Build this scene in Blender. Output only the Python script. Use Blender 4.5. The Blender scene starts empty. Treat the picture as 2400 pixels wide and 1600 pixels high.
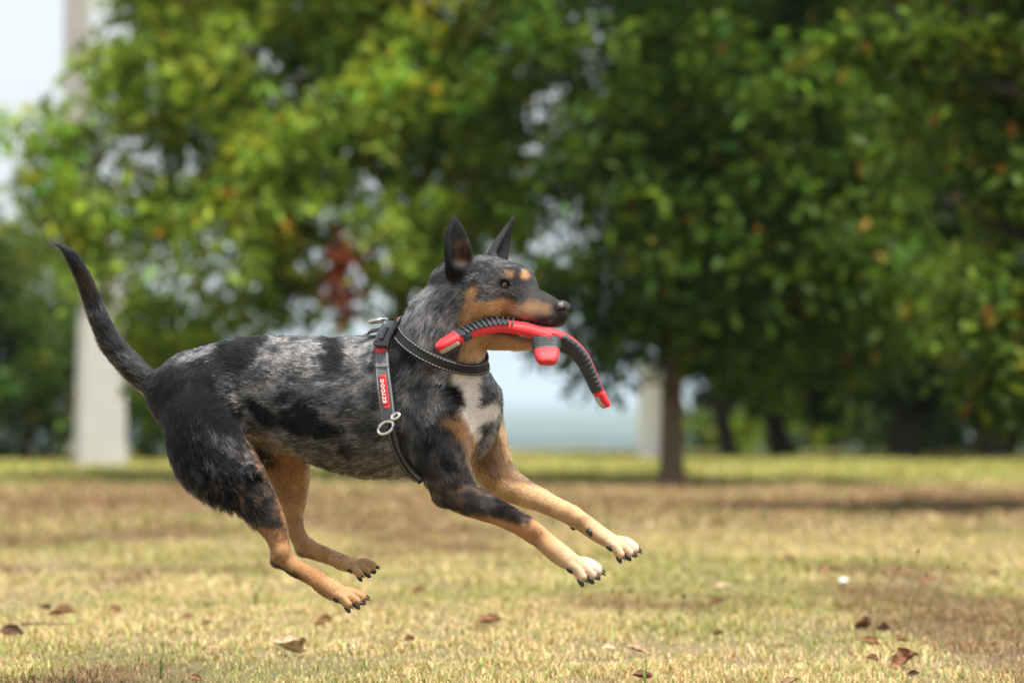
import bpy, bmesh, math, random
import numpy as np
from mathutils import Vector, Matrix

SC = bpy.context.scene
COL = SC.collection
R = math.radians
rng = np.random.default_rng(7)
random.seed(7)

# ------------------------------------------------------------------ camera
FOC, SENS = 85.0, 36.0
CAM = np.array([0.0, -4.6, 0.57])
FPX = FOC / SENS * 2400.0
PITCH = math.atan(150 / FPX)
cd = bpy.data.cameras.new('camera')
cam = bpy.data.objects.new('camera', cd); COL.objects.link(cam)
cd.lens = FOC; cd.sensor_width = SENS; cd.clip_start = 0.1; cd.clip_end = 20000
cam.location = CAM; cam.rotation_euler = (R(90) + PITCH, 0, 0)
cd.dof.use_dof = True; cd.dof.focus_distance = 4.58; cd.dof.aperture_fstop = 2.4
SC.camera = cam

# ------------------------------------------------------------------ sky, sun, exposure
SUN_EL, SUN_AZ = R(69), R(140)     # azimuth measured from +Y (north) towards +X
w = bpy.data.worlds.new('World'); SC.world = w; w.use_nodes = True
nt = w.node_tree; nt.nodes.clear()
sky = nt.nodes.new('ShaderNodeTexSky'); sky.sky_type = 'NISHITA'; sky.sun_disc = False
sky.sun_elevation = SUN_EL; sky.sun_rotation = SUN_AZ
sky.air_density = 1.0; sky.dust_density = 6.0; sky.ozone_density = 1.0; sky.altitude = 300
hsv = nt.nodes.new('ShaderNodeHueSaturation'); hsv.inputs['Saturation'].default_value = 0.35
mixs = nt.nodes.new('ShaderNodeMix'); mixs.data_type = 'RGBA'
mixs.inputs[0].default_value = 0.5; mixs.inputs[7].default_value = (9.0, 9.4, 9.8, 1)   # thin even cloud veil
bg = nt.nodes.new('ShaderNodeBackground'); bg.inputs[1].default_value = 0.088
wo = nt.nodes.new('ShaderNodeOutputWorld')
nt.links.new(sky.outputs[0], hsv.inputs['Color']); nt.links.new(hsv.outputs[0], mixs.inputs[6])
nt.links.new(mixs.outputs[2], bg.inputs[0]); nt.links.new(bg.outputs[0], wo.inputs[0])
sd = bpy.data.lights.new('sun', 'SUN'); sd.energy = 4.8; sd.angle = R(3); sd.color = (1.0, 0.945, 0.86)
sun = bpy.data.objects.new('sun', sd); COL.objects.link(sun)
sdir = Vector((math.sin(SUN_AZ) * math.cos(SUN_EL), math.cos(SUN_AZ) * math.cos(SUN_EL), math.sin(SUN_EL)))
sun.rotation_euler = sdir.to_track_quat('Z', 'Y').to_euler(); sun.location = (8, 0, 12)
vs = SC.view_settings; vs.view_transform = 'Standard'; vs.look = 'None'; vs.exposure = 0.80; vs.gamma = 1.0
vs.use_curve_mapping = False
SC.render.engine = 'CYCLES'
SC.cycles.use_denoising = True; SC.cycles.denoising_prefilter = 'ACCURATE'
SC.cycles.max_bounces = 8; SC.cycles.transparent_max_bounces = 8
SC.cycles.volume_bounces = 1
SC.cycles.caustics_reflective = False; SC.cycles.caustics_refractive = False
SC.cycles_curves.shape = 'RIBBONS'

# ------------------------------------------------------------------ helpers
cp, sp = math.cos(PITCH), math.sin(PITCH)
def at(u, v, y):
    """the point seen at picture position (u, v) of the 2400 x 1600 photo that lies in the upright plane at depth y"""
    a = (u - 1200) / FPX; b = -(v - 800) / FPX
    d = np.array([a, cp - b * sp, sp + b * cp])
    if np.ndim(y): return CAM + d[None] * ((y - CAM[1]) / d[1])[:, None]
    return CAM + d * ((y - CAM[1]) / d[1])
def pix(P):
    """inverse of at() for an array of points"""
    q = P - CAM
    f = q[:, 1] * cp + q[:, 2] * sp; b = -q[:, 1] * sp + q[:, 2] * cp
    return 1200 + q[:, 0] / f * FPX, 800 - b / f * FPX
def mpp(y): return (y - CAM[1]) / FPX      # metres per pixel at depth y

def srgb(r, g, b):
    f = lambda c: ((c / 255) / 12.92 if c / 255 <= 0.04045 else ((c / 255 + 0.055) / 1.055) ** 2.4)
    return (f(r), f(g), f(b))

_hs = np.random.default_rng(3).random(4096).astype(np.float32)
def vnoise(P, scale, seed=0):
    """smooth value noise in 0..1 at points P (n,3)"""
    q = P * scale + seed * 17.31
    i = np.floor(q).astype(np.int64); f = q - i; f = f * f * (3 - 2 * f)
    out = np.zeros(len(P))
    for dx in (0, 1):
        for dy in (0, 1):
            for dz in (0, 1):
                h = ((i[:, 0] + dx) * 73856093 ^ (i[:, 1] + dy) * 19349663 ^ (i[:, 2] + dz) * 83492791 ^ seed * 9973) & 4095
                wgt = (f[:, 0] if dx else 1 - f[:, 0]) * (f[:, 1] if dy else 1 - f[:, 1]) * (f[:, 2] if dz else 1 - f[:, 2])
                out += wgt * _hs[h]
    return out
def fbm(P, scale, seed=0, oct=3):
    s = 0; a = 0.5; n = 0
    for k in range(oct):
        s = s + a * vnoise(P, scale * 2 ** k, seed + k * 5); n += a; a *= 0.5
    return s / n
def sstep(a, b, x):
    t = np.clip((x - a) / (b - a), 0, 1); return t * t * (3 - 2 * t)

def tag(o, label=None, cat=None, group=None, kind=None):
    if label: o['label'] = label
    if cat: o['category'] = cat
    if group: o['group'] = group
    if kind: o['kind'] = kind
    return o
def link(name, data, parent=None):
    o = bpy.data.objects.new(name, data); COL.objects.link(o)
    if parent is not None: o.parent = parent
    return o
def empty(name, loc=(0, 0, 0)):
    o = bpy.data.objects.new(name, None); COL.objects.link(o); o.location = loc
    o.empty_display_size = 0.1
    return o
def mesh(name, V, F, mat, parent=None, smooth=True, col=None, origin=None):
    """V array or list, F list of tuples or (n,k) array; optional per-vertex colour attribute"""
    me = bpy.data.meshes.new(name)
    V = np.asarray(V, dtype=np.float32)
    if origin is not None: V = V - np.asarray(origin, dtype=np.float32)
    if isinstance(F, np.ndarray):
        me.vertices.add(len(V)); me.vertices.foreach_set('co', V.ravel())
        k = F.shape[1]; me.loops.add(F.size); me.loops.foreach_set('vertex_index', F.ravel().astype(np.int32))
        me.polygons.add(len(F)); me.polygons.foreach_set('loop_start', np.arange(0, F.size, k, dtype=np.int32))
        me.update(calc_edges=True)
    else:
        me.from_pydata(V.tolist(), [], F)
    if smooth:
        me.polygons.foreach_set('use_smooth', np.ones(len(me.polygons), dtype=bool))
    if col is not None:
        a = me.color_attributes.new('tint', 'FLOAT_COLOR', 'POINT')
        c4 = np.ones((len(V), 4), dtype=np.float32); c4[:, :3] = col
        a.data.foreach_set('color', c4.ravel())
    me.materials.append(mat)
    o = link(name, me, parent)
    if origin is not None: o.location = origin
    return o

def mat_new(name):
    m = bpy.data.materials.new(name); m.use_nodes = True; nt = m.node_tree; nt.nodes.clear()
    out = nt.nodes.new('ShaderNodeOutputMaterial'); return m, nt, out
def N(nt, t, **kw):
    n = nt.nodes.new(t)
    for k, v in kw.items():
        if k in n.inputs: n.inputs[k].default_value = v
        else: setattr(n, k, v)
    return n
def principled(name, col, rough=0.6, metal=0.0, spec=0.5, noise=0.0, nscale=40, bump=0.0, bscale=120, sheen=0.0):
    m, nt, out = mat_new(name)
    p = N(nt, 'ShaderNodeBsdfPrincipled'); p.inputs['Roughness'].default_value = rough
    p.inputs['Metallic'].default_value = metal; p.inputs['Specular IOR Level'].default_value = spec
    p.inputs['Sheen Weight'].default_value = sheen
    tc = N(nt, 'ShaderNodeTexCoord')
    if noise:
        nz = N(nt, 'ShaderNodeTexNoise', Scale=nscale, Detail=5.0)
        nt.links.new(tc.outputs['Object'], nz.inputs['Vector'])
        mx = N(nt, 'ShaderNodeMix', data_type='RGBA')
        mx.inputs[6].default_value = tuple(c * (1 - noise) for c in col) + (1,)
        mx.inputs[7].default_value = tuple(min(1, c * (1 + noise)) for c in col) + (1,)
        nt.links.new(nz.outputs['Fac'], mx.inputs[0]); nt.links.new(mx.outputs[2], p.inputs['Base Color'])
    else:
        p.inputs['Base Color'].default_value = tuple(col) + (1,)
    if bump:
        nb = N(nt, 'ShaderNodeTexNoise', Scale=bscale, Detail=4.0)
        nt.links.new(tc.outputs['Object'], nb.inputs['Vector'])
        b = N(nt, 'ShaderNodeBump', Strength=bump, Distance=0.01)
        nt.links.new(nb.outputs['Fac'], b.inputs['Height']); nt.links.new(b.outputs[0], p.inputs['Normal'])
    nt.links.new(p.outputs[0], out.inputs[0])
    return m
def leaf_mat(name, trans=0.4, rough=0.5):
    m, nt, out = mat_new(name)
    a = N(nt, 'ShaderNodeAttribute', attribute_name='tint')
    p = N(nt, 'ShaderNodeBsdfPrincipled'); p.inputs['Roughness'].default_value = rough
    p.inputs['Specular IOR Level'].default_value = 0.15
    t = N(nt, 'ShaderNodeBsdfTranslucent')
    g = N(nt, 'ShaderNodeMix', data_type='RGBA', blend_type='MULTIPLY'); g.inputs[0].default_value = 1.0
    g.inputs[7].default_value = (1.35, 1.25, 0.65, 1)
    mx = N(nt, 'ShaderNodeMixShader'); mx.inputs[0].default_value = trans
    nt.links.new(a.outputs['Color'], p.inputs['Base Color'])
    nt.links.new(a.outputs['Color'], g.inputs[6]); nt.links.new(g.outputs[2], t.inputs['Color'])
    nt.links.new(p.outputs[0], mx.inputs[1]); nt.links.new(t.outputs[0], mx.inputs[2]); nt.links.new(mx.outputs[0], out.inputs[0])
    return m
def tint_mat(name, rough=0.8, spec=0.2):
    m, nt, out = mat_new(name)
    a = N(nt, 'ShaderNodeAttribute', attribute_name='tint')
    p = N(nt, 'ShaderNodeBsdfPrincipled'); p.inputs['Roughness'].default_value = rough
    p.inputs['Specular IOR Level'].default_value = spec
    nt.links.new(a.outputs['Color'], p.inputs['Base Color']); nt.links.new(p.outputs[0], out.inputs[0])
    return m
def tube_arrays(path, radii, n=8, cap=True):
    """round tube along a polyline -> verts, faces"""
    P = np.asarray(path, float); V = []; F = []
    up = np.array([0.31, 0.17, 0.93])
    for i in range(len(P)):
        t = P[min(i + 1, len(P) - 1)] - P[max(i - 1, 0)]; t /= np.linalg.norm(t) + 1e-9
        a = np.cross(t, up)
        if np.linalg.norm(a) < 0.1: a = np.cross(t, [1, 0, 0])
        a /= np.linalg.norm(a); b = np.cross(t, a)
        for k in range(n):
            th = 2 * math.pi * k / n
            V.append(P[i] + radii[i] * (math.cos(th) * a + math.sin(th) * b))
    for i in range(len(P) - 1):
        for k in range(n):
            F.append((i * n + k, i * n + (k + 1) % n, (i + 1) * n + (k + 1) % n, (i + 1) * n + k))
    if cap:
        F.append(tuple(range(n - 1, -1, -1))); F.append(tuple((len(P) - 1) * n + k for k in range(n)))
    return V, F
class MB:
    def __init__(s): s.V = []; s.F = []
    def add(s, V, F):
        o = len(s.V); s.V += [tuple(v) for v in V]; s.F += [tuple(i + o for i in f) for f in F]; return s
    def tube(s, path, radii, n=8):
        if not hasattr(radii, '__len__'): radii = [radii] * len(path)
        return s.add(*tube_arrays(path, radii, n))
    def build(s, name, mat, parent=None, **k): return mesh(name, s.V, s.F, mat, parent, **k)
def catmull(P, sub):
    P = np.asarray(P, float); out = []
    Q = np.vstack([2 * P[0] - P[1], P, 2 * P[-1] - P[-2]])
    for i in range(1, len(Q) - 2):
        for k in range(sub):
            t = k / sub
            out.append(0.5 * (2 * Q[i] + (Q[i + 1] - Q[i - 1]) * t + (2 * Q[i - 1] - 5 * Q[i] + 4 * Q[i + 1] - Q[i + 2]) * t * t
                              + (3 * Q[i] - Q[i - 1] - 3 * Q[i + 1] + Q[i + 2]) * t ** 3))
    out.append(P[-1]); return np.array(out)

# ------------------------------------------------------------------ ground, hills, haze
EDGE = 27.0
def ground_z(x, y):
    x = np.asarray(x, float); y = np.asarray(y, float)
    P = np.stack([x, y, 0 * x], -1).reshape(-1, 3)
    b = ((vnoise(P, 0.9, 1) - 0.5) * 0.035 + (vnoise(P, 3.1, 2) - 0.5) * 0.012).reshape(x.shape)
    b = b * sstep(60, 30, y)
    d = np.clip(y - EDGE, 0, None)
    return b - 26 * (1 - np.exp(-(d / 90) ** 1.5))
def ground_tint(P):
    """colour of the dry lawn by place: straw, green tufts, brown thatch"""
    Q = P.copy(); Q[:, 2] = 0
    D = P[:, 1] - CAM[1]
    n1 = fbm(Q, 1.1, 11, 3); n2 = fbm(Q * np.array([1, 0.55, 1]), 1.5, 23, 4); n3 = vnoise(Q, 9.0, 31)
    straw = np.array([0.48, 0.385, 0.215]); green = np.array([0.23, 0.25, 0.075]); brown = np.array([0.25, 0.155, 0.10])
    far_green = np.array([0.35, 0.34, 0.11])
    gw = sstep(0.48, 0.64, n1) * 0.55
    gw = np.clip(gw + 0.30 * np.exp(-((D - 9.4) / 1.2) ** 2) * sstep(0.35, 0.6, n2), 0, 0.9)
    bw = 0.85 * np.exp(-((D - 13.8) / 2.8) ** 2) + 0.85 * sstep(0.48, 0.64, n2)
    bw = np.clip(bw * (0.6 + 0.8 * n3), 0, 0.85)
    c = straw[None] * (1 - gw[:, None]) + green[None] * gw[:, None]
    c = c * (1 - bw[:, None]) + brown[None] * bw[:, None]
    fw = sstep(16.5, 19, D)[:, None] * 0.85
    c = c * (1 - fw) + far_green[None] * fw
    vw = sstep(36, 60, D)[:, None]                      # wooded valley beyond the edge of the lawn
    return c * (1 - vw) + np.array([.045, .075, .045])[None] * vw

def build_ground():
    ys = np.concatenate([np.arange(-9, 30, 0.25), np.geomspace(30.5, 7500, 70)])
    xs = np.concatenate([-np.geomspace(5500, 9.5, 40), np.arange(-9, 9.01, 0.3), np.geomspace(9.5, 5500, 40)])
    X, Y = np.meshgrid(xs, ys); Z = ground_z(X, Y)
    V = np.stack([X, Y, Z], -1).reshape(-1, 3)
    nx = len(xs); i = np.arange(len(ys) - 1)[:, None] * nx + np.arange(nx - 1)[None]
    F = np.stack([i, i + 1, i + 1 + nx, i + nx], -1).reshape(-1, 4)
    c = ground_tint(V) * 0.58
    m, nt, out = mat_new('dry lawn soil')
    a = N(nt, 'ShaderNodeAttribute', attribute_name='tint'); tc = N(nt, 'ShaderNodeTexCoord')
    nz = N(nt, 'ShaderNodeTexNoise', Scale=110.0, Detail=6.0, Roughness=0.75); nt.links.new(tc.outputs['Object'], nz.inputs['Vector'])
    cr = N(nt, 'ShaderNodeMapRange'); cr.inputs[1].default_value = .3; cr.inputs[2].default_value = .7; cr.inputs[3].default_value = 0.25; cr.inputs[4].default_value = 1.7
    nt.links.new(nz.outputs['Fac'], cr.inputs[0])
    mu = N(nt, 'ShaderNodeVectorMath', operation='SCALE'); nt.links.new(a.outputs['Color'], mu.inputs[0]); nt.links.new(cr.outputs[0], mu.inputs['Scale'])
    p = N(nt, 'ShaderNodeBsdfPrincipled'); p.inputs['Roughness'].default_value = 0.95; p.inputs['Specular IOR Level'].default_value = 0.1
    b = N(nt, 'ShaderNodeBump', Strength=0.8, Distance=0.02); nt.links.new(nz.outputs['Fac'], b.inputs['Height'])
    nt.links.new(b.outputs[0], p.inputs['Normal']); nt.links.new(mu.outputs[0], p.inputs['Base Color']); nt.links.new(p.outputs[0], out.inputs[0])
    o = mesh('ground', V, F, m, col=c); tag(o, 'dry yellow and green lawn running back to the trees', kind='structure')
build_ground()

def build_hills():
    for name, dist, base_v, amp, seed in (('hills', 2600, 990, 46, 5), ('hills', 5200, 960, 130, 9)):
        xs = np.linspace(-5000, 5000, 200)
        P = np.stack([xs, xs * 0 + dist, xs * 0], -1)
        ridge = 0.57 + (950 - base_v) / FPX * dist + (fbm(P, 0.0016, seed, 4) - 0.5) * amp
        V = []; F = []
        for j, (dy, k) in enumerate(((-700, 0), (-300, 0.6), (0, 1), (300, 0.5), (700, 0))):
            for i, x in enumerate(xs): V.append((x, dist + dy, -60 + (ridge[i] + 60) * k))
        n = len(xs)
        for j in range(4):
            for i in range(n - 1): F.append((j * n + i, j * n + i + 1, (j + 1) * n + i + 1, (j + 1) * n + i))
        m = principled('wooded hillside %d' % seed, (0.06, 0.085, 0.05), 0.9, noise=0.4, nscale=0.02, spec=0.1)
        o = mesh(name, V, F, m); tag(o, 'far wooded hill ridge fading into pale blue air', kind='structure')
build_hills()

# ================================================================== trees and shrubs
m_bark = principled('grey brown bark', (.17, .12, .085), .95, noise=.45, nscale=18, bump=1.0, bscale=30, spec=.1)
m_bark_shade = principled('bark with painted shade', (.045, .036, .028), .95, noise=.45, nscale=18, bump=1.0, bscale=30, spec=.1)  # bark colour darkened to stand for shade under the crowns
m_leaf = leaf_mat('tree leaf', .48, .5)
def leaf_cloud(tw, per, size, base, var, rs, aspect=.42, droop=.35, detail=False, odd=.02, spread=.16):
    """per leaves round each twig point: folded pointed blades; returns verts, faces, tints"""
    n = len(tw) * per
    tdir = rs.normal(0, 1, (len(tw), 3)); tdir[:, 2] = tdir[:, 2] * .5 - .2; tdir /= np.linalg.norm(tdir, axis=1)[:, None]
    c = np.repeat(tw, per, 0) + np.repeat(tdir, per, 0) * rs.uniform(-spread, spread, (n, 1)) + rs.normal(0, spread * .35, (n, 3))
    d = np.repeat(tdir, per, 0) * .7 + rs.normal(0, .75, (n, 3)); d[:, 2] -= droop; d /= np.linalg.norm(d, axis=1)[:, None]
    nn = rs.normal(0, .55, (n, 3)) + np.array([0, 0, 1.0]); nn -= d * (nn * d).sum(1)[:, None]; nn /= np.linalg.norm(nn, axis=1)[:, None] + 1e-6
    s = np.cross(d, nn); L = size * rs.uniform(.65, 1.25, (n, 1)); W = L * aspect * .5
    if detail:
        V = np.stack([c, c + d * L * .35 + s * W + nn * W * .3, c + d * L * .72 + s * W * .75 + nn * W * .2, c + d * L - nn * W * .3, c + d * L * .72 - s * W * .75 + nn * W * .2, c + d * L * .35 - s * W + nn * W * .3], 1)
        o = (np.arange(n) * 6)[:, None]
        F = np.concatenate([o + [0, 1, 5], o + [1, 2, 5], o + [2, 4, 5], o + [2, 3, 4]]); k = 6
    else:
        V = np.stack([c, c + d * L * .45 + s * W + nn * W * .35, c + d * L, c + d * L * .45 - s * W + nn * W * .35], 1); o = (np.arange(n) * 4)[:, None]
        F = np.concatenate([o + [0, 1, 2], o + [0, 2, 3]]); k = 4
    col = np.asarray(base)[None] * np.exp(rs.normal(0, var, (n, 1))) * np.repeat(np.exp(rs.normal(0, var * .8, (len(tw), 1))), per, 0)
    hue = np.repeat(rs.normal(0, .16, (len(tw), 1)), per, 0); col = col * np.concatenate([1 + hue, np.ones((n, 1)), 1 - hue * .5], 1)
    o_ = rs.random(n); col[o_ < odd] = np.array([.42, .20, .03]); col[o_ < odd * .45] = np.array([.30, .11, .035]); col[(o_ > odd) & (o_ < odd * 2.2)] = np.array([.30, .28, .04])
    return V.reshape(-1, 3), F, np.repeat(np.clip(col, .004, .8), k, 0)
def crown_points(blobs, n, rs, gap=.46, gscale=1.5, seed=0, shell=.55):
    out = []; vol = np.array([b[3] * b[4] * b[5] for b in blobs]) ** .8; vol /= vol.sum()
    for b, f in zip(blobs, vol):
        k = int(n * f * 3.2); d = rs.normal(0, 1, (k, 3)); d /= np.linalg.norm(d, axis=1)[:, None]
        r = rs.random((k, 1)) ** (1 / 3); r = np.where(rs.random((k, 1)) < shell, .72 + .28 * r, r)
        P = np.array(b[:3]) + d * r * np.array(b[3:6]); P = P + (np.stack([vnoise(P, 1.6, seed + q) for q in range(3)], 1) - .5) * .5
        P = P[fbm(P, gscale, seed + 40, 2) > gap]; out.append(P[:int(n * f)])
    return np.vstack(out)
def tree(name, label, cat, base, trunk, limbs, blobs, ntw, per, size, col, seed, var=.28, group=None, gap=.46, gscale=1.5, detail=False, odd=.02, extra=None, aspect=.42, spread=.16):
    """trunk: list of (x,y,z,r); limbs: list of such lists; blobs: crown ellipsoids (x,y,z,rx,ry,rz)"""
    rs = np.random.default_rng(seed); o = empty(name, base); B = np.array(base)
    mb = MB(); T = catmull(np.array(trunk), 5)
    flare = T.copy(); flare[:3, 3] *= np.array([1.35, 1.15, 1.05])[:len(flare[:3])]
    mb.tube(flare[:, :3] - B, flare[:, 3], 10); mb.build('trunk', m_bark_shade if name == 'shade_tree' else m_bark, o)
    bm_ = MB()
    for L in limbs:
        X = catmull(np.array(L), 5); X[:, :3] += rs.normal(0, .02, (len(X), 3)); bm_.tube(X[:, :3] - B, X[:, 3], 7)
    pts = crown_points(blobs, ntw, rs, gap, gscale, seed)
    if extra is not None: pts = np.vstack([pts, extra])
    anchors = np.vstack([catmull(np.array(L), 6)[2:, :3] for L in limbs] + [T[-3:, :3]])
    for p in pts[rs.choice(len(pts), min(70, len(pts)), replace=False)]:         # thin branches out into the leaves
        a = anchors[np.argmin(np.linalg.norm(anchors - p, axis=1))]; m = (a + p) / 2 + rs.normal(0, .06, 3) + np.array([0, 0, .06])
        bm_.tube(catmull([a, m, p], 4) - B, np.linspace(.016, .004, 9), 5)
    if bm_.V: bm_.build('branches', m_bark_shade, o)
    V, F, c = leaf_cloud(pts, per, size, col, var, rs, aspect=aspect, detail=detail, odd=odd, spread=spread)
    cr = mesh('crown', V - B, F, m_leaf, o, smooth=False, col=c)
    tag(o, label, cat, group); return o
W_ = lambda u, v, D: at(u, v, D + CAM[1])
def blob(u, v, D, ru, rv, rd):
    """crown mass seen at (u, v) D metres off; ru, rv are half sizes in picture pixels, rd half depth in m"""
    c = W_(u, v, D); s = D / FPX; return (c[0], c[1], c[2], ru * s, rd, rv * s)
def gpt(u, D):
    x = (u - 1200) / FPX * D; return np.array([x, D + CAM[1], float(ground_z(np.array([x]), np.array([D + CAM[1]]))[0])])
def P4(u, v, D, r): return (*W_(u, v, D), r)

# big bright tree on the left
b0 = gpt(950, 18.5); s0 = 18.5 / FPX
tree('broadleaf_tree', 'tall bright green broadleaf tree filling the upper left behind the dog', 'tree', tuple(b0), [(*b0, .11), P4(948, 900, 18.5, .10), P4(945, 740, 18.5, .085), P4(930, 600, 18.6, .07), P4(905, 430, 18.7, .05)],
    [[P4(940, 700, 18.5, .06), P4(820, 600, 18.3, .05), P4(640, 520, 18.0, .035), P4(420, 450, 17.8, .02), P4(220, 420, 17.8, .01)], [P4(930, 600, 18.6, .06), P4(1000, 420, 18.6, .04), P4(1080, 220, 18.6, .02)], [P4(905, 430, 18.7, .05), P4(760, 260, 18.5, .03), P4(560, 120, 18.3, .015)],
     [P4(905, 430, 18.7, .05), P4(930, 200, 18.8, .03), P4(900, -60, 18.8, .015)], [P4(820, 600, 18.3, .04), P4(700, 680, 18.0, .02), P4(560, 720, 17.8, .01)]],
    [blob(330, 340, 17.9, 250, 210, .9), blob(620, 240, 18.2, 330, 250, 1.3), blob(930, 330, 18.4, 290, 330, 1.3), blob(480, 600, 17.8, 300, 180, .9), blob(820, 610, 17.9, 240, 140, .9), blob(640, -60, 18.3, 370, 200, 1.2), blob(1050, 30, 18.5, 280, 260, 1.2), blob(1120, 480, 18.6, 150, 200, .8),
     blob(220, 490, 17.8, 130, 110, .6), blob(70, 300, 17.8, 100, 62, .4), blob(1250, -250, 18.5, 350, 250, 1.3), blob(760, -350, 18.5, 420, 250, 1.4), blob(380, 800, 18.0, 110, 120, .5)],
    4400, 13, .125, (.200, .285, .040), 21, var=.32, gap=.40, gscale=1.35, odd=.008)
# middle tree with the bare trunk
b1 = gpt(1574, 17.2)
tree('broadleaf_tree', 'dark green tree with a bare brown trunk right of the dog\'s front paws', 'tree', tuple(b1), [(*b1, .095), P4(1574, 1050, 17.2, .086), P4(1575, 950, 17.2, .08), P4(1580, 840, 17.2, .074), P4(1600, 640, 17.2, .055), P4(1630, 420, 17.2, .04)],
    [[P4(1580, 830, 17.2, .05), P4(1480, 720, 17.0, .035), P4(1380, 640, 16.9, .015)], [P4(1590, 720, 17.2, .045), P4(1720, 600, 17.0, .03), P4(1850, 500, 16.9, .012)], [P4(1630, 420, 17.2, .04), P4(1560, 250, 17.2, .025), P4(1480, 80, 17.2, .012)], [P4(1630, 420, 17.2, .04), P4(1760, 200, 17.2, .025), P4(1850, 0, 17.2, .012)],
     [P4(1480, 720, 17.0, .03), P4(1420, 830, 16.9, .015), P4(1405, 960, 16.9, .006)]],
    [blob(1420, 560, 16.9, 170, 240, .8), blob(1640, 560, 17.0, 240, 290, 1.1), blob(1400, 200, 17.2, 240, 300, 1.1), blob(1700, 180, 17.2, 280, 330, 1.2), blob(1870, 520, 17.0, 200, 330, 1.0), blob(1380, 780, 16.9, 110, 110, .5), blob(1760, 800, 17.0, 170, 130, .7), blob(1500, 800, 16.9, 120, 90, .5), blob(1404, 960, 16.9, 36, 55, .15), blob(2020, 250, 17.2, 220, 330, 1.1), blob(2060, 650, 17.1, 170, 240, .9), blob(1650, -300, 17.4, 500, 260, 1.4)],
    4500, 12, .12, (.066, .122, .016), 22, var=.40, gap=.40, odd=.006)
# nearer tree at the right edge
b2 = gpt(2620, 12.6)
tree('broadleaf_tree', 'nearer leafy tree reaching in from the right edge with some yellowed leaves', 'tree', tuple(b2), [(*b2, .10), P4(2620, 900, 12.6, .09), P4(2600, 600, 12.6, .075), P4(2560, 300, 12.6, .055), P4(2520, 50, 12.6, .04)],
    [[P4(2600, 650, 12.6, .05), P4(2420, 560, 12.3, .03), P4(2220, 470, 12.1, .012)], [P4(2570, 350, 12.6, .05), P4(2380, 220, 12.3, .03), P4(2160, 120, 12.1, .012)], [P4(2610, 780, 12.6, .05), P4(2450, 740, 12.3, .025), P4(2280, 760, 12.1, .012)], [P4(2560, 300, 12.6, .05), P4(2700, 150, 12.7, .03), P4(2800, 0, 12.8, .015)]],
    [blob(2240, 420, 12.2, 160, 130, .35), blob(2330, 200, 12.3, 180, 170, .45), blob(2150, 110, 12.3, 150, 110, .35), blob(2420, 560, 12.3, 150, 200, .5), blob(2330, 760, 12.4, 120, 130, .35), blob(2560, 260, 12.6, 240, 330, .7), blob(2040, 40, 12.4, 110, 80, .3), blob(2640, 650, 12.7, 200, 260, .7), blob(2350, -150, 12.5, 320, 170, .7), blob(2600, -350, 12.8, 350, 250, .9), blob(2420, 860, 12.5, 110, 90, .3)],
    1700, 12, .098, (.075, .125, .016), 23, var=.36, gap=.45, gscale=2.2, detail=True, odd=.012, spread=.12)
# shaded trees of the back row: trunks that can be told apart
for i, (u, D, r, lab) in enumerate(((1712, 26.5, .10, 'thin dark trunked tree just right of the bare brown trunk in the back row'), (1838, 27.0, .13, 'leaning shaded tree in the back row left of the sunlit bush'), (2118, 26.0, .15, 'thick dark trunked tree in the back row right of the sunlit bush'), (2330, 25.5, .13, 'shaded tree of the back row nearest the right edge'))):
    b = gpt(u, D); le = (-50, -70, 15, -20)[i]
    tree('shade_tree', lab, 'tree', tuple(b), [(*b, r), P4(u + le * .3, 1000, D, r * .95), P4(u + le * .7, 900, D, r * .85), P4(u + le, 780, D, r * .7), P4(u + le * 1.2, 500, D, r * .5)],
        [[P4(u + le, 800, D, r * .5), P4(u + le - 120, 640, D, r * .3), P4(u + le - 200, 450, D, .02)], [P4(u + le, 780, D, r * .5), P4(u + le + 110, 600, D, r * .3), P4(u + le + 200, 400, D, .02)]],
        [blob(u + 20, 620, D, 220, 260, 1.3), blob(u, 250, D, 260, 300, 1.4), blob(u + 60, 830, D, 190, 100, 1.0), blob(u, -150, D, 300, 250, 1.4)], 1700, 10, .22, (.022, .042, .007), 31 + i, var=.28, group='shaded trees of the back row', gap=.28, odd=.006, spread=.22)  # mutual shade of the canopy is put into this low leaf colour
# bushes
def bush(label, u, D, blobs, ntw, per, size, col, seed, gap=.38, var=.3):
    b = gpt(u, D)
    tree('bush', label, 'bush', tuple(b), [(*b, .05), (*(b + [0.03, 0, .35]), .04), (*(b + [0.05, .05, .8]), .025)], [[(*(b + [0, 0, .2]), .03), (*(b + [-.3, 0, .7]), .015)], [(*(b + [0, 0, .2]), .03), (*(b + [.35, .1, .8]), .015)]], blobs, ntw, per, size, col, seed, var=var, gap=gap, odd=.008, spread=.2)
bush('sunlit yellow green bush between the dark trunks on the right', 1950, 31, [blob(1940, 985, 31, 170, 90, .8), blob(1860, 1020, 31, 120, 60, .7), blob(2040, 1010, 31.5, 110, 80, .7)], 420, 10, .15, (.13, .20, .02), 51)
bush('low green bush behind the white post and brown trunk', 1640, 32, [blob(1640, 1010, 32, 90, 70, .6)], 160, 10, .14, (.10, .15, .03), 52)
bush('dark hedge like bush at the far right under the trees', 2290, 29, [blob(2300, 950, 29, 250, 150, .9), blob(2150, 990, 29.5, 110, 90, .7)], 700, 10, .15, (.022, .042, .010), 53, gap=.3)
bush('tall grey green bush at the left edge beside the concrete pillar', 60, 25.5, [blob(40, 830, 25.5, 170, 260, 1.0), blob(150, 900, 25.6, 100, 180, .8), blob(-60, 670, 25.8, 150, 160, .9)], 1000, 10, .14, (.055, .100, .020), 54, gap=.36)
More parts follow.
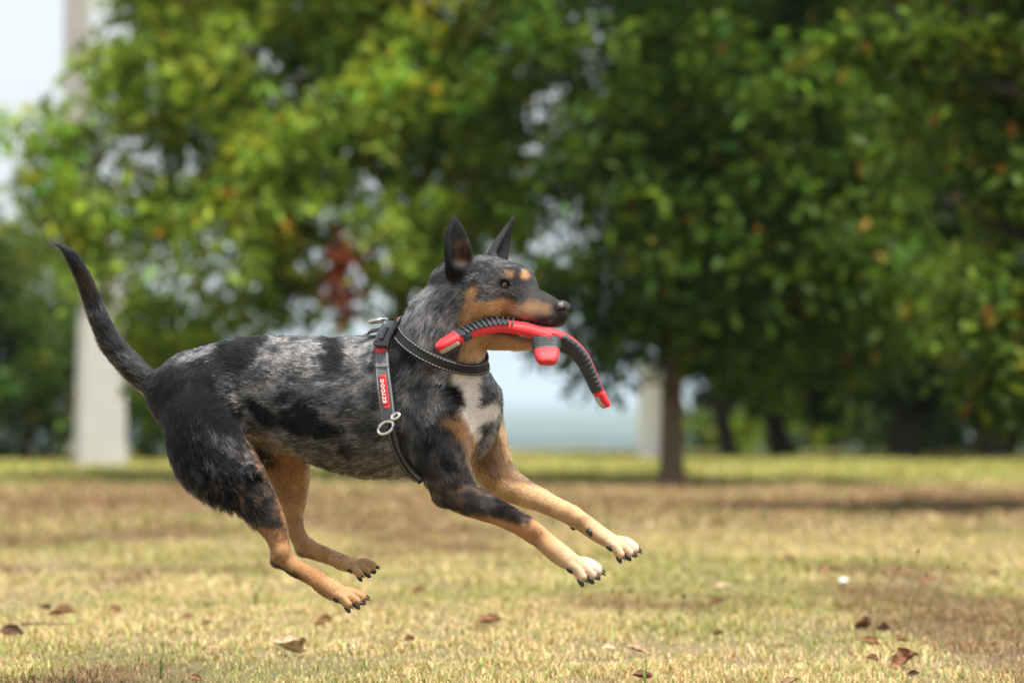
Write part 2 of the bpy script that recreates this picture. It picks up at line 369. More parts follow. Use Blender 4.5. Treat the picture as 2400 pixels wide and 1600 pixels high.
bush('dark green bush between the concrete pillar and the dog\'s rump', 400, 26, [blob(390, 930, 26, 150, 150, .9), blob(520, 900, 26.2, 140, 170, .9), blob(330, 830, 26.1, 90, 160, .8)], 620, 10, .14, (.045, .085, .012), 55, gap=.36)
bush('dark green bush hidden mostly behind the dog\'s back and belly', 720, 27, [blob(700, 980, 27, 180, 110, .9)], 300, 10, .14, (.05, .085, .020), 56, gap=.38)
# russet bunch of dead leaves hanging in the left tree
rs = np.random.default_rng(77); c0 = W_(806, 655, 17.2)
tw = c0 + rs.normal(0, 1, (34, 3)) * np.array([.06, .07, .12]); V, F, c = leaf_cloud(tw, 8, .10, (.23, .055, .03), .25, rs, odd=0, spread=.08)
dl = empty('dead_leaf_bunch', tuple(c0)); mesh('leaves', V - c0, F, m_leaf, dl, smooth=False, col=c)['kind'] = 'stuff'
MB().tube(catmull([(.05, .3, .35), (.02, .1, .2), (0, 0, .0), (-.03, 0, -.15)], 4), np.linspace(.014, .004, 13), 6).build('twig', m_bark, dl); tag(dl, 'bunch of dead russet leaves hanging low in the bright left tree', 'dead leaves')

# ================================================================== concrete pillar, posts
m_conc = principled('weathered pale concrete', (.44, .435, .42), .9, noise=.16, nscale=5, bump=.4, bscale=60, spec=.15)
m_concd = principled('grey weathered concrete', (.34, .32, .30), .9, noise=.18, nscale=4, bump=.4, bscale=60, spec=.15)
m_white = principled('whitewashed post', (.82, .81, .79), .8, noise=.1, nscale=8, bump=.3, bscale=60)
def post(name, label, cat, u, D, w0, w1, h, mat, depth=.8, cap=.0, rot=.25):
    b = gpt(u, D); V = []; F = []; bv = .12
    for z, w_ in ((-.05, w0), (h * .33, w0 + (w1 - w0) * .33), (h * .66, w0 + (w1 - w0) * .66), (h, w1), (h + .02, w1 * .9)):
        a, d = w_ / 2, w_ / 2 * depth; k = w_ * bv
        for x, y in ((-a + k, -d), (a - k, -d), (a, -d + k), (a, d - k), (a - k, d), (-a + k, d), (-a, d - k), (-a, -d + k)): V.append((x, y, z))
    n = 8
    for i in range(4):
        for k in range(n): F.append((i * n + k, i * n + (k + 1) % n, (i + 1) * n + (k + 1) % n, (i + 1) * n + k))
    F.append(tuple(range(4 * n, 5 * n))); F.append(tuple(range(n - 1, -1, -1)))
    o = mesh(name, V, F, mat, smooth=False); o.location = b; o.rotation_euler = (0, 0, rot); tag(o, label, cat); return o
s_ = 23.6 / FPX
post('concrete_pillar', 'thick pale concrete pillar tapering upward behind the dog\'s tail', 'pillar', 235, 23.6, .50, .36, 2.75, m_conc)
post('utility_pole', 'tall grey pole against the white sky at the upper left', 'pole', 178, 30.0, .34, .30, 9.0, m_concd, rot=.1)
post('white_post', 'short white post standing beside the bare brown tree trunk', 'post', 1524, 26.2, .26, .25, .98, m_white)

# ================================================================== lawn: grass blades, weeds, fallen leaves
def grass():
    rs = np.random.default_rng(5); Vs = []; Fs = []; Cs = []; o = 0
    for D0, D1, n, L0, w_ in ((3.4, 5.4, 125000, .026, .0015), (5.4, 7.5, 118000, .028, .0019), (7.5, 11, 100000, .032, .0032), (11, 17, 74000, .05, .006), (17, 27.5, 55000, .05, .011)):
        D = np.sqrt(rs.uniform(D0 ** 2, D1 ** 2, n)); x = rs.uniform(-1, 1, n) * (D * .33 + .75); y = D + CAM[1]
        Q = np.stack([x, y, 0 * x], 1)
        tuft = fbm(Q, 5.5, 71, 2); ok = rs.random(n) < .38 + 1.1 * sstep(.36, .62, tuft); x, y, Q, tuft = x[ok], y[ok], Q[ok], tuft[ok]; n = len(x)
        z = ground_z(x, y); L = L0 * rs.uniform(.45, 1.25, n) * (.45 + 1.15 * tuft); th_ = rs.uniform(0, 2 * math.pi, n)
        lean = rs.uniform(.4, 1.8, n); hd = np.stack([np.cos(th_), np.sin(th_), 0 * th_], 1); sd_ = np.stack([-np.sin(th_), np.cos(th_), 0 * th_], 1)
        B = np.stack([x, y, z - .004], 1); W2 = (w_ * rs.uniform(.6, 1.3, n))[:, None]
        m = B + hd * (L * .35 * lean * .6)[:, None] + np.array([0, 0, 1.0]) * (L * .58)[:, None]
        t = B + hd * (L * lean * .75)[:, None] + np.array([0, 0, 1.0]) * (L * np.clip(1.08 - lean * .48, .2, 1))[:, None]
        V = np.stack([B - sd_ * W2, B + sd_ * W2, m + sd_ * W2 * .8, m - sd_ * W2 * .8, t], 1); i = (np.arange(n) * 5)[:, None] + o
        F = np.concatenate([i + [0, 1, 2], i + [0, 2, 3], i + [3, 2, 4]]); o += n * 5
        c = ground_tint(Q); r = rs.random(n)[:, None]
        c = np.where(r < .18, c * np.array([.50, .80, .45]), np.where(r < .30, c * np.array([1.25, 1.22, 1.15]), np.where(r < .40, c * np.array([.62, .48, .42]), c))) * np.exp(rs.normal(0, .22, (n, 1)))
        Vs.append(V.reshape(-1, 3)); Fs.append(F); Cs.append(np.repeat(np.clip(c, .01, .85), 5, 0))
    g = mesh('lawn_grass', np.vstack(Vs), np.vstack(Fs), leaf_mat('dry grass blade', .30, .6), smooth=False, col=np.vstack(Cs)); tag(g, 'short dry straw and green grass blades of the lawn', 'grass', kind='stuff')
grass()

# ================================================================== the dog
VOX = 0.0032
class Field:
    """signed distance field on a grid, blended from smooth primitives"""
    def __init__(s, lo, hi, vox):
        s.lo = np.array(lo, np.float32); s.vox = vox
        s.n = np.ceil((np.array(hi) - s.lo) / vox).astype(int) + 1
        s.g = np.full(s.n, 0.2, np.float32)
    def box(s, lo, hi):
        a = np.clip(np.floor((lo - s.lo) / s.vox).astype(int), 0, s.n - 1); b = np.clip(np.ceil((hi - s.lo) / s.vox).astype(int) + 1, 1, s.n)
        ax = [(s.lo[k] + np.arange(a[k], b[k]) * s.vox).astype(np.float32) for k in range(3)]
        return (slice(a[0], b[0]), slice(a[1], b[1]), slice(a[2], b[2])), np.stack(np.meshgrid(*ax, indexing='ij'), -1)
    def merge(s, sl, d, k, sub=False):
        a = s.g[sl]
        if sub:
            d = -d; h = np.clip(0.5 - 0.5 * (d - a) / k, 0, 1)
            s.g[sl] = a * h + d * (1 - h) + k * h * (1 - h)
        else:
            h = np.clip(0.5 + 0.5 * (a - d) / k, 0, 1)
            s.g[sl] = a * (1 - h) + d * h - k * h * (1 - h)
    def loft(s, C, ra, rb, L, k=0.02, sub=False):
        """elliptic sweep: centres C, in-plane radii ra, lateral radii rb, lateral directions L"""
        r = max(max(ra), max(rb)) + 0.06
        sl, P = s.box(C.min(0) - r, C.max(0) + r)
        D = np.full(P.shape[:3], 0.2, np.float32)
        for i in range(len(C) - 1):
            rr = max(ra[i], rb[i], ra[i + 1], rb[i + 1]) + 0.05
            lo = np.minimum(C[i], C[i + 1]) - rr; hi = np.maximum(C[i], C[i + 1]) + rr
            base = np.array([sl[q].start for q in range(3)])
            a = np.clip(np.floor((lo - s.lo) / s.vox).astype(int) - base, 0, None); b = np.clip(np.ceil((hi - s.lo) / s.vox).astype(int) + 1 - base, 0, None)
            ss = tuple(slice(a[q], min(b[q], D.shape[q])) for q in range(3))
            if any(q.stop <= q.start for q in ss): continue
            D[ss] = np.minimum(D[ss], seg_sd(P[ss], C[i], C[i + 1], ra[i], ra[i + 1], rb[i], rb[i + 1], L[i]))
        s.merge(sl, D, k, sub)
    def ell(s, c, r, M=None, k=0.015, sub=False):
        c = np.asarray(c, np.float32); r = np.asarray(r, np.float32); e = r.max() + 0.04
        sl, P = s.box(c - e, c + e); d = P - c
        if M is not None: d = d @ np.asarray(M, np.float32)      # columns of M are the local axes
        s.merge(sl, ell_sd(d, r), k, sub)
    def sample(s, P):
        q = (np.asarray(P, np.float32) - s.lo) / s.vox; q = np.clip(q, 0, s.n - 1.001)
        i = q.astype(int); f = q - i; o = 0
        for dx in (0, 1):
            for dy in (0, 1):
                for dz in (0, 1):
                    wgt = (f[..., 0] if dx else 1 - f[..., 0]) * (f[..., 1] if dy else 1 - f[..., 1]) * (f[..., 2] if dz else 1 - f[..., 2])
                    o = o + wgt * s.g[i[..., 0] + dx, i[..., 1] + dy, i[..., 2] + dz]
        return o
    def nets(s):
        """surface nets -> verts, quads"""
        g = s.g; neg = g < 0
        nx, ny, nz = (k - 1 for k in g.shape)
        acc = np.zeros((nx, ny, nz, 3), np.float32); cnt = np.zeros((nx, ny, nz), np.float32)
        corner = lambda c: g[c[0]:c[0] + nx, c[1]:c[1] + ny, c[2]:c[2] + nz]
        for ax in range(3):
            for p in (0, 1):
                for q in (0, 1):
                    a = [0, 0, 0]; o = [k for k in range(3) if k != ax]; a[o[0]] = p; a[o[1]] = q
                    b = list(a); b[ax] = 1
                    ga, gb = corner(a), corner(b); m = (ga < 0) != (gb < 0)
                    t = np.where(m, ga / np.where(m, ga - gb, 1), 0)
                    for k in range(3): acc[..., k] += np.where(m, t if k == ax else float(a[k]), 0)
                    cnt += m
        act = cnt > 0; idx = np.full(act.shape, -1, np.int64); idx[act] = np.arange(act.sum())
        ijk = np.argwhere(act); V = s.lo + (ijk + acc[act] / cnt[act][:, None]) * s.vox
        F = []
        for ax in range(3):
            o = [k for k in range(3) if k != ax]
            A = np.take(neg, range(0, g.shape[ax] - 1), ax); B = np.take(neg, range(1, g.shape[ax]), ax)
            e = np.argwhere(A != B)
            e = e[(e[:, o[0]] > 0) & (e[:, o[1]] > 0) & (e[:, o[0]] < g.shape[o[0]] - 1) & (e[:, o[1]] < g.shape[o[1]] - 1)]
            fl = neg[e[:, 0], e[:, 1], e[:, 2]]
            q = []
            for (p, r) in ((0, 0), (-1, 0), (-1, -1), (0, -1)):
                c = e.copy(); c[:, o[0]] += p; c[:, o[1]] += r; q.append(idx[c[:, 0], c[:, 1], c[:, 2]])
            q = np.stack(q, -1)
            if ax == 1: fl = ~fl
            q[~fl] = q[~fl][:, ::-1]; F.append(q)
        F = np.concatenate(F); F = F[(F >= 0).all(1)]
        return V.astype(np.float64), F
def ell_sd(d, r):
    k0 = np.sqrt(((d / r) ** 2).sum(-1)); k1 = np.sqrt(((d / (r * r)) ** 2).sum(-1)) + 1e-6
    return (k0 * (k0 - 1) / k1).astype(np.float32)
def seg_sd(P, A, B, ra0, ra1, rb0, rb1, L):
    AB = B - A; l2 = float(AB @ AB) + 1e-12; T = AB / math.sqrt(l2)
    Lq = L - T * float(L @ T); Lq = Lq / (np.linalg.norm(Lq) + 1e-9); Nn = np.cross(T, Lq)
    d = P - A.astype(np.float32)
    t = np.clip((d @ AB.astype(np.float32)) / l2, 0, 1)
    d = d - t[..., None] * AB.astype(np.float32)
    a = ra0 + (ra1 - ra0) * t; b = rb0 + (rb1 - rb0) * t; m = np.minimum(a, b)
    x = d @ Nn.astype(np.float32); y = d @ Lq.astype(np.float32); z = d @ T.astype(np.float32)
    k0 = np.sqrt((x / a) ** 2 + (y / b) ** 2 + (z / m) ** 2)
    k1 = np.sqrt((x / a ** 2) ** 2 + (y / b ** 2) ** 2 + (z / m ** 2) ** 2) + 1e-6
    return k0 * (k0 - 1) / k1

YAW = R(18)
def mid(u): return -(u - 760) * mpp(0) * math.tan(YAW)          # depth of the dog's midline
LAT = np.array([-math.sin(YAW), -math.cos(YAW), 0.0])           # towards the dog's right side (the near one)
HY, HP = R(33), R(8)
hf = np.array([math.cos(HY) * math.cos(HP), -math.sin(HY) * math.cos(HP), -math.sin(HP)])
hl = np.array([-math.sin(HY), -math.cos(HY), 0.0]); hw = np.cross(hl, hf); hw = hw / np.linalg.norm(hw)
if hw[2] < 0: hw = -hw
HO = at(1128, 655, -0.145)
HM = np.stack([hf, hl, hw], 1)
def H(f, l, w_): return HO + f * hf + l * hl + w_ * hw

BONES = []      # (name, centres, ra, rb, lat) resampled, for fur flow and colouring
LOFTS = []
def limb(name, st, k=0.02, sub=4, lat=LAT, shrink=0.0, field=True):
    """st: rows of (u, v, depth, radius px in the picture plane, lateral radius m)"""
    C = np.array([at(u, v, y) for u, v, y, r, b in st]); ra = np.array([r * mpp(y) for u, v, y, r, b in st]) - shrink
    rb = np.array([b for *_, b in st]) - shrink * 0.7
    X = catmull(np.column_stack([C, ra, rb]), sub)
    BONES.append((name, X[:, :3], X[:, 3], X[:, 4]))
    LOFTS.append((X[:, :3], np.maximum(X[:, 3], 0.002), np.maximum(X[:, 4], 0.002), np.repeat(lat[None], len(X), 0), k))

def limb3(name, P, ra, rb, lat, k=0.012, sub=4):
    X = catmull(np.column_stack([np.array(P), ra, rb]), sub)
    BONES.append((name, X[:, :3], X[:, 3], X[:, 4]))
    LOFTS.append((X[:, :3], np.maximum(X[:, 3], 0.0015), np.maximum(X[:, 4], 0.0015), np.repeat(np.asarray(lat)[None], len(X), 0), k))

# trunk from the fore-chest back to the rump (the way the coat lies)
limb('torso', [(u, (t + b) / 2, mid(u), (b - t) / 2, lr) for u, t, b, lr in (
    (1098, 860, 1035, 0.070), (1060, 815, 1080, 0.085), (1000, 782, 1112, 0.098), (930, 776, 1126, 0.104), (850, 779, 1124, 0.104),
    (770, 784, 1100, 0.098), (690, 779, 1066, 0.088), (610, 779, 1030, 0.080), (540, 791, 1010, 0.078), (470, 815, 1000, 0.078), (418, 850, 1000, 0.066))],
    k=0.02, shrink=0.006)
limb('neck', [(1088, 706, -0.135, 82, 0.058), (1056, 754, -0.125, 110, 0.066), (1034, 806, -0.115, 116, 0.075), (1000, 858, -0.09, 124, 0.087), (965, 905, -0.065, 130, 0.09)], k=0.03, shrink=0.007)
limb('tail', [(425, 925, mid(425), 52, 0.040), (385, 914, mid(385), 42, 0.032), (338, 886, 0.125, 36, 0.027), (300, 850, 0.13, 34, 0.026), (262, 805, 0.135, 32, 0.025),
    (236, 755, 0.135, 28, 0.023), (214, 700, 0.135, 26, 0.021), (194, 650, 0.135, 24, 0.019), (172, 610, 0.135, 20, 0.016), (150, 585, 0.135, 12, 0.010), (125, 571, 0.135, 5, 0.004)], k=0.025, shrink=0.006)
def near(u, off): return mid(u) - off
# hind legs
limb('hind_near', [(480, 905, near(480, .045), 92, 0.050), (474, 975, near(474, .062), 100, 0.054), (490, 1045, near(490, .072), 96, 0.052), (540, 1105, near(540, .075), 80, 0.043), (598, 1166, near(598, .075), 53, 0.031),
    (634, 1222, near(634, .075), 41, 0.025), (652, 1264, near(652, .075), 30, 0.020), (662, 1300, near(662, .075), 26, 0.019), (688, 1327, near(688, .075), 25, 0.018), (730, 1349, near(730, .077), 24, 0.019),
    (772, 1378, near(772, .079), 27, 0.022), (800, 1392, near(800, .08), 23, 0.022)], k=0.02, shrink=0.003)
limb('hind_far', [(600, 940, near(600, -.045), 80, 0.048), (640, 1020, near(640, -.062), 84, 0.05), (668, 1085, near(668, -.07), 66, 0.042), (682, 1150, near(682, -.072), 44, 0.032), (688, 1210, near(688, -.072), 27, 0.021),
    (697, 1252, near(697, -.072), 24, 0.018), (722, 1282, near(722, -.072), 25, 0.018), (768, 1302, near(768, -.07), 22, 0.018), (812, 1320, near(812, -.068), 22, 0.021), (832, 1325, near(832, -.067), 18, 0.020)], k=0.02, shrink=0.003)
# fore legs
limb('fore_near', [(985, 905, near(985, .055), 80, 0.045), (1012, 985, near(1012, .075), 84, 0.048), (1032, 1060, near(1032, .082), 74, 0.044), (1052, 1120, near(1052, .084), 58, 0.038), (1085, 1162, near(1085, .084), 46, 0.033),
    (1136, 1187, near(1136, .084), 38, 0.029), (1180, 1206, near(1180, .084), 33, 0.025), (1225, 1229, near(1225, .083), 29, 0.021), (1262, 1256, near(1262, .081), 28, 0.021), (1298, 1287, near(1298, .079), 29, 0.022), (1326, 1308, near(1326, .078), 28, 0.024), (1344, 1320, near(1344, .077), 24, 0.024)], k=0.022, shrink=0.003)
limb('fore_far', [(1090, 920, near(1090, -.05), 66, 0.042), (1120, 990, near(1120, -.065), 64, 0.042), (1142, 1060, near(1142, -.068), 56, 0.038), (1170, 1120, near(1170, -.07), 48, 0.034), (1221, 1152, near(1221, -.07), 37, 0.028),
    (1277, 1177, near(1277, -.07), 30, 0.024), (1330, 1201, near(1330, -.068), 27, 0.021), (1362, 1221, near(1362, -.066), 26, 0.021), (1393, 1243, near(1393, -.064), 25, 0.022), (1420, 1261, near(1420, -.063), 23, 0.023), (1437, 1270, near(1437, -.062), 20, 0.022)], k=0.022, shrink=0.003)
# head: muzzle and jaw run from the nose back
limb3('muzzle', [H(.176, 0, -.042), H(.160, 0, -.041), H(.12, 0, -.034), H(.07, 0, -.028), H(.03, 0, -.02)], [.020, .026, .032, .036, .04], [.017, .023, .028, .034, .04], hl, k=0.014)
limb3('jaw', [H(.135, 0, -.099), H(.115, 0, -.104), H(.08, 0, -.104), H(.035, 0, -.095), H(-.01, 0, -.075)], [.009, .013, .018, .03, .045], [.014, .018, .024, .036, .045], hl, k=0.014)
limb3('skull', [H(.078, 0, -.006), H(.05, 0, -.003), H(.0, 0, -.008), H(-.05, 0, -.02)], [.034, .043, .052, .052], [.044, .054, .060, .055], hl, k=0.02)

lo = np.array([-0.92, -0.36, -0.02]); hi = np.array([0.30, 0.30, 0.98])
allp = np.vstack([l[0] for l in LOFTS])
FD = Field(allp.min(0) - 0.13, allp.max(0) + np.array([0.09, 0.12, 0.14]), VOX)
for C_, ra_, rb_, L_, k_ in LOFTS: FD.loft(C_, ra_, rb_, L_, k_)
# muscle and bone masses
BM = np.stack([np.array([math.cos(YAW), -math.sin(YAW), 0]), LAT, np.array([0, 0, 1.0])], 1)
FD.ell(at(648, 1313, near(650, .075)), (.012, .012, .012), k=.014)                    # heel of the near hock
FD.ell(at(706, 1290, near(706, -.072)), (.011, .011, .011), k=.014)
FD.ell(at(1034, 1168, near(1034, .086)), (.014, .012, .014), k=.02)                   # elbow
FD.ell(at(440, 930, mid(440)), (.055, .075, .075), BM, k=.03)                         # rump
FD.ell(at(1085, 985, mid(1085) - .01), (.055, .062, .085), BM, k=.03)                 # fore-chest
FD.ell(at(622, 1058, mid(622) - .005), (.026, .012, .014), BM, k=.012)                # sheath
for s in (1, -1):
    FD.ell(H(.074, s * .023, .016), (.020, .018, .015), HM, k=.014)                   # brow
    FD.ell(H(.030, s * .042, -.045), (.050, .024, .044), HM, k=.02)                   # cheek
    FD.ell(H(.156, s * .012, -.054), (.027, .016, .017), HM, k=.010)                  # flews
    FD.ell(H(.115, s * .020, -.050), (.034, .013, .017), HM, k=.010)
    FD.ell(H(.0795, s * .0390, -.003), (.0115, .007, .0065), HM, k=.006, sub=True)    # eye socket
FD.loft(np.array([H(.20, 0, -.081), H(.10, 0, -.079), H(.050, 0, -.075)]), [.012, .0135, .008], [.06, .06, .045], np.repeat(hl[None], 3, 0), k=.006, sub=True)   # open mouth
for (u_, v_, o_, r_) in ((1236, 1226, .088, .011), (1262, 1240, .094, .009), (1345, 1200, -.058, .010), (1366, 1214, -.052, .009), (664, 1296, .088, .011), (712, 1270, -.058, .010), (1058, 1130, .108, .016), (596, 1100, .098, .014)):
    FD.ell(at(u_, v_, near(u_, o_)), (r_, r_ * .8, r_), k=.012)
for (pa, pb, o_) in (((632, 1215), (650, 1300), .078), ((1180, 1222), (1245, 1262), .088), ((1290, 1195), (1340, 1222), -.064)):          # tendons along the back of the legs
    FD.loft(np.array([at(*pa, near(pa[0], o_)), at(*pb, near(pb[0], o_))]), [.007, .007], [.007, .007], np.repeat(LAT[None], 2, 0), k=.008)
# toes: four per paw (main toes in two pairs)
PAWS = {}
def paw(name, palm, tip, spread, r, y0, dz):
    """palm and tip in px; toes fan sideways along the lateral axis"""
    A = at(palm[0], palm[1], y0); B = at(tip[0], tip[1], y0 - 0.012); d = B - A; L = np.linalg.norm(d); d /= L
    lat = LAT - d * (LAT @ d); lat /= np.linalg.norm(lat); up = np.cross(lat, d); up = up if up[2] > 0 else -up
    S = lat * .85 - up * .36 - d * .20; S /= np.linalg.norm(S)
    toes = []
    for s_, ln, h in ((-1.5, .78, -.002), (-.52, 1.0, .002), (.52, 1.0, .001), (1.5, .82, -.001)):
        a = A + S * spread * s_ * .55 - up * .003; b = A + d * L * ln + S * spread * s_ - up * .005 + up * h
        m = (a + b) / 2 + up * .0045
        X = catmull([a, m, b], 4)
        FD.loft(X, np.linspace(r * .78, r * .84, len(X)), np.linspace(r * .46, r * .50, len(X)), np.repeat(S[None], len(X), 0), k=.0015)
        toes.append((a, m, b, r))
    PAWS[name] = (A, B, d, lat, up, toes, r)
paw('hind_near', (796, 1388), (846, 1403), .0158, .0135, near(806, .08), 0)
paw('hind_far', (828, 1322), (870, 1331), .0150, .0125, near(838, -.067), 0)
paw('fore_near', (1346, 1318), (1397, 1342), .0170, .0148, near(1352, .077), 0)
paw('fore_far', (1438, 1268), (1484, 1290), .0160, .0138, near(1446, -.062), 0)
# ears: flattened lofts with a hollow scooped out of the front
def ear(name, st, lat, hollow):
    C = np.array([at(u, v, y) for u, v, y, *_ in st]); ra = np.array([s_[3] * mpp(s_[2]) for s_ in st]); rb = np.array([s_[4] for s_ in st])
    X = catmull(np.column_stack([C, ra, rb]), 4)
    BONES.append((name, X[:, :3], X[:, 3], X[:, 4]))
    FD.loft(X[:, :3], np.maximum(X[:, 3], .002), np.maximum(X[:, 4], .002), np.repeat(lat[None], len(X), 0), k=.010)
    Y = X[3:-3]
    FD.loft(Y[:, :3] + hollow, Y[:, 3] * .66, Y[:, 4] * .85, np.repeat(lat[None], len(Y), 0), k=.004, sub=True)
el = np.array([0.42, -0.88, 0.20]); el /= np.linalg.norm(el)
HYE = HO[1]
ear('ear_near', [(1076, 632, HYE - .035, 36, .020), (1076, 605, HYE - .040, 38, .017), (1071, 572, HYE - .042, 34, .013), (1067, 544, HYE - .042, 26, .010), (1065, 522, HYE - .040, 13, .007), (1065, 508, HYE - .038, 4, .004)], el, el * .013)
el2 = np.array([0.80, -0.56, 0.15]); el2 /= np.linalg.norm(el2)
ear('ear_far', [(1163, 618, HYE + .030, 36, .020), (1168, 598, HYE + .036, 31, .016), (1179, 568, HYE + .042, 22, .012), (1190, 540, HYE + .046, 12, .009), (1198, 522, HYE + .048, 7, .006), (1202, 511, HYE + .049, 3, .004)], el2, el2 * .013)

DV, DF = FD.nets()
# keep only the main connected shell, relax the voxel steps
E = np.unique(np.sort(np.concatenate([DF[:, [0, 1]], DF[:, [1, 2]], DF[:, [2, 3]], DF[:, [3, 0]]]), 1), axis=0)
def relax(A, it, wgt=0.5):
    A = A.copy(); n = np.bincount(E.ravel(), minlength=len(A)).astype(float)[:, None]
    for _ in range(it):
        S = np.zeros_like(A)
        for k in range(A.shape[1]):
            S[:, k] = np.bincount(E[:, 0], A[E[:, 1], k], len(A)) + np.bincount(E[:, 1], A[E[:, 0], k], len(A))
        A = A * (1 - wgt) + wgt * S / np.maximum(n, 1)
    return A
DV = relax(DV, 3, 0.5)
def face_normals(V, F):
    n = np.cross(V[F[:, 2]] - V[F[:, 0]], V[F[:, 3]] - V[F[:, 1]]); return n
fn = face_normals(DV, DF)
vn = np.zeros_like(DV)
for k in range(4):
    for c in range(3): vn[:, c] += np.bincount(DF[:, k], fn[:, c], len(DV))
vn /= np.linalg.norm(vn, axis=1)[:, None] + 1e-12
gdir = FD.sample(DV + vn * .004) - FD.sample(DV - vn * .004)
if np.median(gdir) < 0: DF = DF[:, ::-1]; vn = -vn

# nearest bone of every vertex: names the limb and gives the lie of the coat
best = np.full(len(DV), 9.0); bid = np.zeros(len(DV), int); btan = np.zeros((len(DV), 3)); bt = np.zeros(len(DV))
for bi, (nm, C_, ra_, rb_) in enumerate(BONES):
    for i in range(len(C_) - 1):
        AB = C_[i + 1] - C_[i]; l2 = AB @ AB
        t = np.clip((DV - C_[i]) @ AB / l2, 0, 1); d = np.linalg.norm(DV - C_[i] - t[:, None] * AB, axis=1) - (0.5 * (ra_[i] + rb_[i]))
        m = d < best
        best[m] = d[m]; bid[m] = bi; btan[m] = AB / math.sqrt(l2); bt[m] = (i + t[m]) / (len(C_) - 1)
btan = relax(btan, 60); btan /= np.linalg.norm(btan, axis=1)[:, None] + 1e-9
BN = {b[0]: i for i, b in enumerate(BONES)}

# ------------------------------------------------------------------ coat colours (albedo of the hair, by place on the dog)
BLACK = np.array([0.0045, 0.0045, 0.0055]); GREY = np.array([0.180, 0.177, 0.178]); LGREY = np.array([0.34, 0.335, 0.333]); DGREY = np.array([0.026, 0.0255, 0.027])
TAN = np.array([0.34, 0.175, 0.072]); LTAN = np.array([0.49, 0.305, 0.155]); CREAM = np.array([0.53, 0.38, 0.245]); WHITE = np.array([0.70, 0.64, 0.57]); BROWN = np.array([0.10, 0.055, 0.03])
def inside(u, v, poly):
    poly = np.asarray(poly, float); r = np.zeros(len(u), bool); n = len(poly)
    for i in range(n):
        (x1, y1), (x2, y2) = poly[i], poly[(i + 1) % n]
        c = ((y1 > v) != (y2 > v)) & (u < (x2 - x1) * (v - y1) / (y2 - y1 + 1e-9) + x1); r ^= c
    return r
def oval(u, v, c, r, a=0.0):
    x, y = u - c[0], v - c[1]; ca, sa = math.cos(a), math.sin(a)
    return ((x * ca + y * sa) / r[0]) ** 2 + ((-x * sa + y * ca) / r[1]) ** 2 < 1
BLACK_PATCH = [
    [(500, 838), (520, 802), (560, 787), (628, 768), (632, 795), (606, 812), (604, 850), (570, 868), (515, 884), (478, 866)],
    [(752, 792), (800, 790), (812, 830), (800, 872), (756, 868), (742, 845), (762, 820)],
    [(663, 962), (690, 940), (716, 936), (742, 955), (754, 985), (790, 998), (815, 1004), (796, 1018), (776, 1022), (760, 1034), (728, 1022), (690, 1017), (658, 1002)],
    [(575, 925), (605, 935), (640, 965), (648, 1005), (606, 990), (582, 962)],
    [(650, 928), (672, 918), (692, 926), (684, 942), (660, 942)],
    [(792, 1046), (806, 1038), (818, 1050), (806, 1062)],
    [(440, 905), (500, 900), (540, 918), (570, 960), (560, 1000), (500, 985), (455, 960)],
    [(360, 900), (420, 880), (450, 950), (470, 1000), (530, 1045), (500, 1090), (560, 1150), (640, 1200), (560, 1200), (440, 1160), (360, 1080)],
    [(985, 1010), (1012, 1018), (1016, 1052), (996, 1060), (982, 1040)], [(1030, 1060), (1062, 1068), (1072, 1110), (1050, 1116), (1034, 1090)],
    [(940, 800), (975, 800), (985, 840), (955, 850)], [(1040, 900), (1075, 905), (1090, 950), (1060, 965), (1035, 940)],
]
GREY_STREAK = [[(438, 992), (470, 1000), (540, 1024), (590, 1046), (622, 1100), (600, 1112), (540, 1082), (500, 1055), (460, 1020)],
    [(440, 800), (498, 778), (520, 790), (480, 815), (455, 850), (435, 850)],
    [(820, 795), (876, 790), (880, 860), (840, 870), (815, 850)],
    [(645, 780), (745, 775), (740, 840), (640, 850), (612, 830)], [(425, 1085), (470, 1075), (520, 1100), (500, 1112), (450, 1108)]]
FORE_DARK = [(860, 850), (1100, 850), (1062, 960), (1075, 1020), (1092, 1080), (1122, 1128), (1168, 1158), (1222, 1190), (1252, 1210), (1246, 1226), (1205, 1230), (1140, 1213), (1060, 1198), (1026, 1200), (980, 1120)]
FAR_DARK = [(1106, 1035), (1132, 1008), (1170, 1018), (1184, 1064), (1202, 1092), (1242, 1118), (1262, 1136), (1218, 1132), (1180, 1120), (1150, 1114), (1122, 1088), (1108, 1062)]
CHEST_TAN = [(1026, 985), (1050, 968), (1080, 968), (1092, 985), (1110, 1010), (1112, 1100), (1092, 1078), (1074, 1030), (1050, 1004)]
CHEST_WHITE = [(1058, 862), (1136, 862), (1130, 920), (1124, 952), (1168, 946), (1170, 985), (1136, 990), (1122, 1032), (1104, 1028), (1094, 985), (1084, 925), (1064, 890)]
HIND_DARK = [(330, 800), (720, 800), (640, 960), (578, 1000), (590, 1060), (622, 1130), (646, 1180), (658, 1218), (648, 1246), (624, 1228), (598, 1210), (550, 1205), (380, 1190), (330, 1000)]
CHEEK = [(1078, 722), (1096, 702), (1140, 706), (1180, 700), (1226, 712), (1242, 696), (1268, 704), (1294, 716), (1290, 736), (1240, 748), (1190, 744), (1140, 740), (1132, 760), (1124, 800), (1090, 800), (1080, 760)]
THROAT = [(1088, 786), (1150, 770), (1262, 795), (1262, 835), (1165, 840), (1148, 856), (1122, 880), (1072, 848)]
